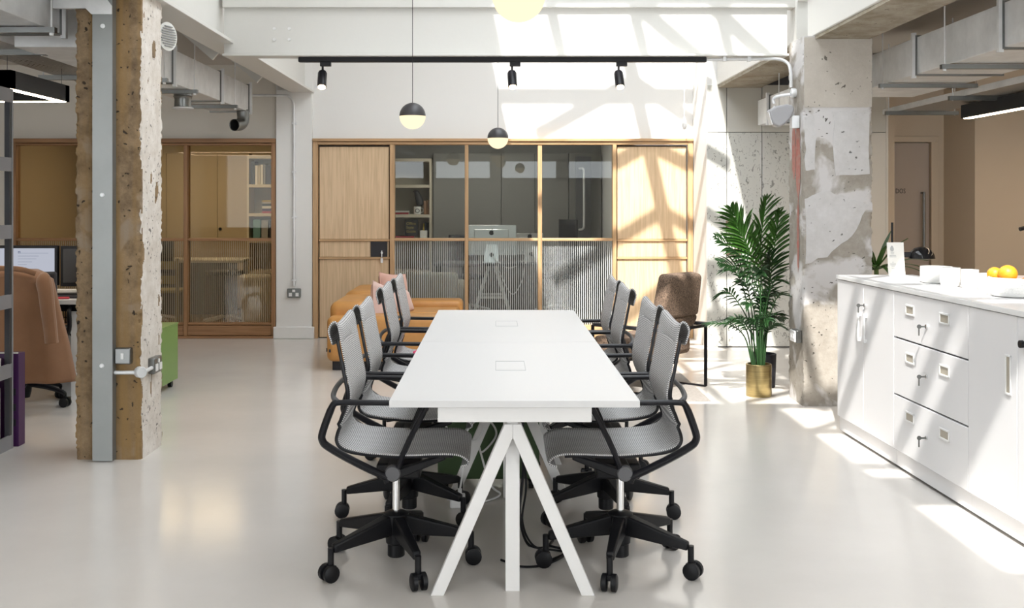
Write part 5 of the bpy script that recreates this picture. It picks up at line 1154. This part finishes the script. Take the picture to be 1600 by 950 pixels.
imac('smaller aluminium computer beside the large one on the trestle desk', .41, 13.35, .36, .3, .80, 1.06)
G((0, 13.1, .7)).tube(rpoints([(-.05, 13.05, .80), (.05, 13.0, .70), (.16, 12.9, .66), (.28, 13.0, .70), (.38, 13.2, .78)], 6), .005, 6).build('power_cable', M['plasticw'], label='white cable slung between the two aluminium computers', cat='cable', smooth=True)
G((0, 13.1, .4)).tube(rpoints([(.38, 13.2, .78), (.34, 12.83, .68), (.30, 12.8, .50), (.18, 12.8, .36), (.0, 12.85, .70)], 6), .005, 6).build('power_cable', M['plasticw'], label='white cable hanging below the smaller aluminium computer', cat='cable', smooth=True)
def simple_chair(label, x, y, rz, seat_m, zs=.46, back=.9, base='black', stool=False):
    t = thing('office_chair', label, 'chair', (x, y, 0), rz)
    G().lathe([(.20, zs), (.225, zs+.02), (.22, zs+.05), (.12, zs+.06), (.01, zs+.061)], 24).build('seat', M[seat_m], t, smooth=True)
    if not stool:
        G().grid(lambda u, v: (.20-.06*math.cos((v-.5)*2.4), (v-.5)*.42, zs+.14+(back-zs-.14)*u), 8, 12).build('backrest', M[seat_m], t, smooth=True, solid=.025)
        G().tube(rpoints([(.05, 0, zs), (.20, 0, zs+.02), (.20, 0, zs+.25)], 4), .014, 8).build('back_bar', M[base], t)
    G().cyl((0, 0, .09), (0, 0, zs), .02, 12).build('gas_lift', M[base], t)
    for k in range(5):
        a = 2*PI*k/5+.3; c, s = math.cos(a), math.sin(a); G().tube([(.0, 0, .13), (.28*c, .28*s, .07), (.29*c, .29*s, .0)], [.02, .014, .012], 8).build('base_leg', M['galv'], t, smooth=True)
simple_chair('black shell chair at the trestle desk', .78, 13.9, .5, 'blackcard', .46, 1.22)
simple_chair('black shell chair tucked behind the large aluminium computer', -.35, 13.95, 2.0, 'blackcard', .46, 1.02)
simple_chair('black round stool on a steel star base in the warm office', -3.14, 12.5, 0, 'blackcard', .60, stool=True)
simple_chair('dark swivel chair beside the white bin in the warm office', -2.68, 13.1, .3, 'blackcard', .5, .98)
simple_chair('dark chair behind the olive chair in the warm office', -4.05, 12.72, 1.6, 'blackcard', .46, .98)
t = thing('wooden_chair', 'olive painted ladder-back chair in the warm office', 'chair', (-3.72, 12.1, 0), .1)
for x_ in (-.19, .19):
    for y_ in (-.19, .19): G().box(x_-.018, x_+.018, y_-.018, y_+.018, 0, .46 if y_ > 0 else .82).build('leg', M['olive'], t)
G().box(-.22, .22, -.21, .21, .44, .47).build('seat', M['olive'], t, bevel=.008)
for z_ in (.54, .70): G().box(-.18, .18, -.20, -.18, z_, z_+.09).build('back_slat', M['olive'], t)
t = thing('waste_bin', 'white cylindrical bin in the warm office', 'bin', (-2.72, 12.25, 0)); o = (-2.72, 12.25, 0)
G(o).lathe([(.15, 0), (.16, .01), (.17, .55), (.165, .56)], 28, o).build('drum', M['plasticw'], t, smooth=True); G(o).lathe([(.19, .56), (.19, .60), (.17, .62), (.02, .625)], 28, o).build('lid', M['plasticw'], t, smooth=True)
t = thing('office_table', 'white table with dark front panel in the warm office', 'table', (-3.9, 13.4, 0)); o = (-3.9, 13.4, 0)
G(o).box(-4.9, -3.1, 13.1, 13.8, .71, .74).build('tabletop', M['laminate'], t); G(o).box(-4.85, -3.15, 13.15, 13.18, .08, .71).build('front_panel', M['darkgrey'], t)
for x_ in (-4.85, -3.2): G(o).box(x_, x_+.05, 13.7, 13.75, 0, .71).build('leg', M['legwhite'], t)
t = thing('side_sofa', 'beige two-seat sofa in the desk office behind striped glass', 'sofa', (-.85, 12.4, 0)); o = (-.85, 12.4, 0)
M['beigefab'] = mat('beige_fabric', (.42, .38, .30), .9)
G(o).box(-1.55, -.42, 12.05, 12.75, .06, .36).build('seat_base', M['beigefab'], t, bevel=.04, seg=3); G(o).box(-1.55, -.42, 11.95, 12.15, .10, .66).build('backrest', M['beigefab'], t, bevel=.05, seg=3)
for x_ in (-1.6, -.52): G(o).box(x_, x_+.16, 12.0, 12.75, .06, .54).build('arm', M['beigefab'], t, bevel=.04, seg=3)
G(o).box(-1.5, -.47, 12.1, 12.7, .0, .065).build('plinth', M['blackcard'], t)
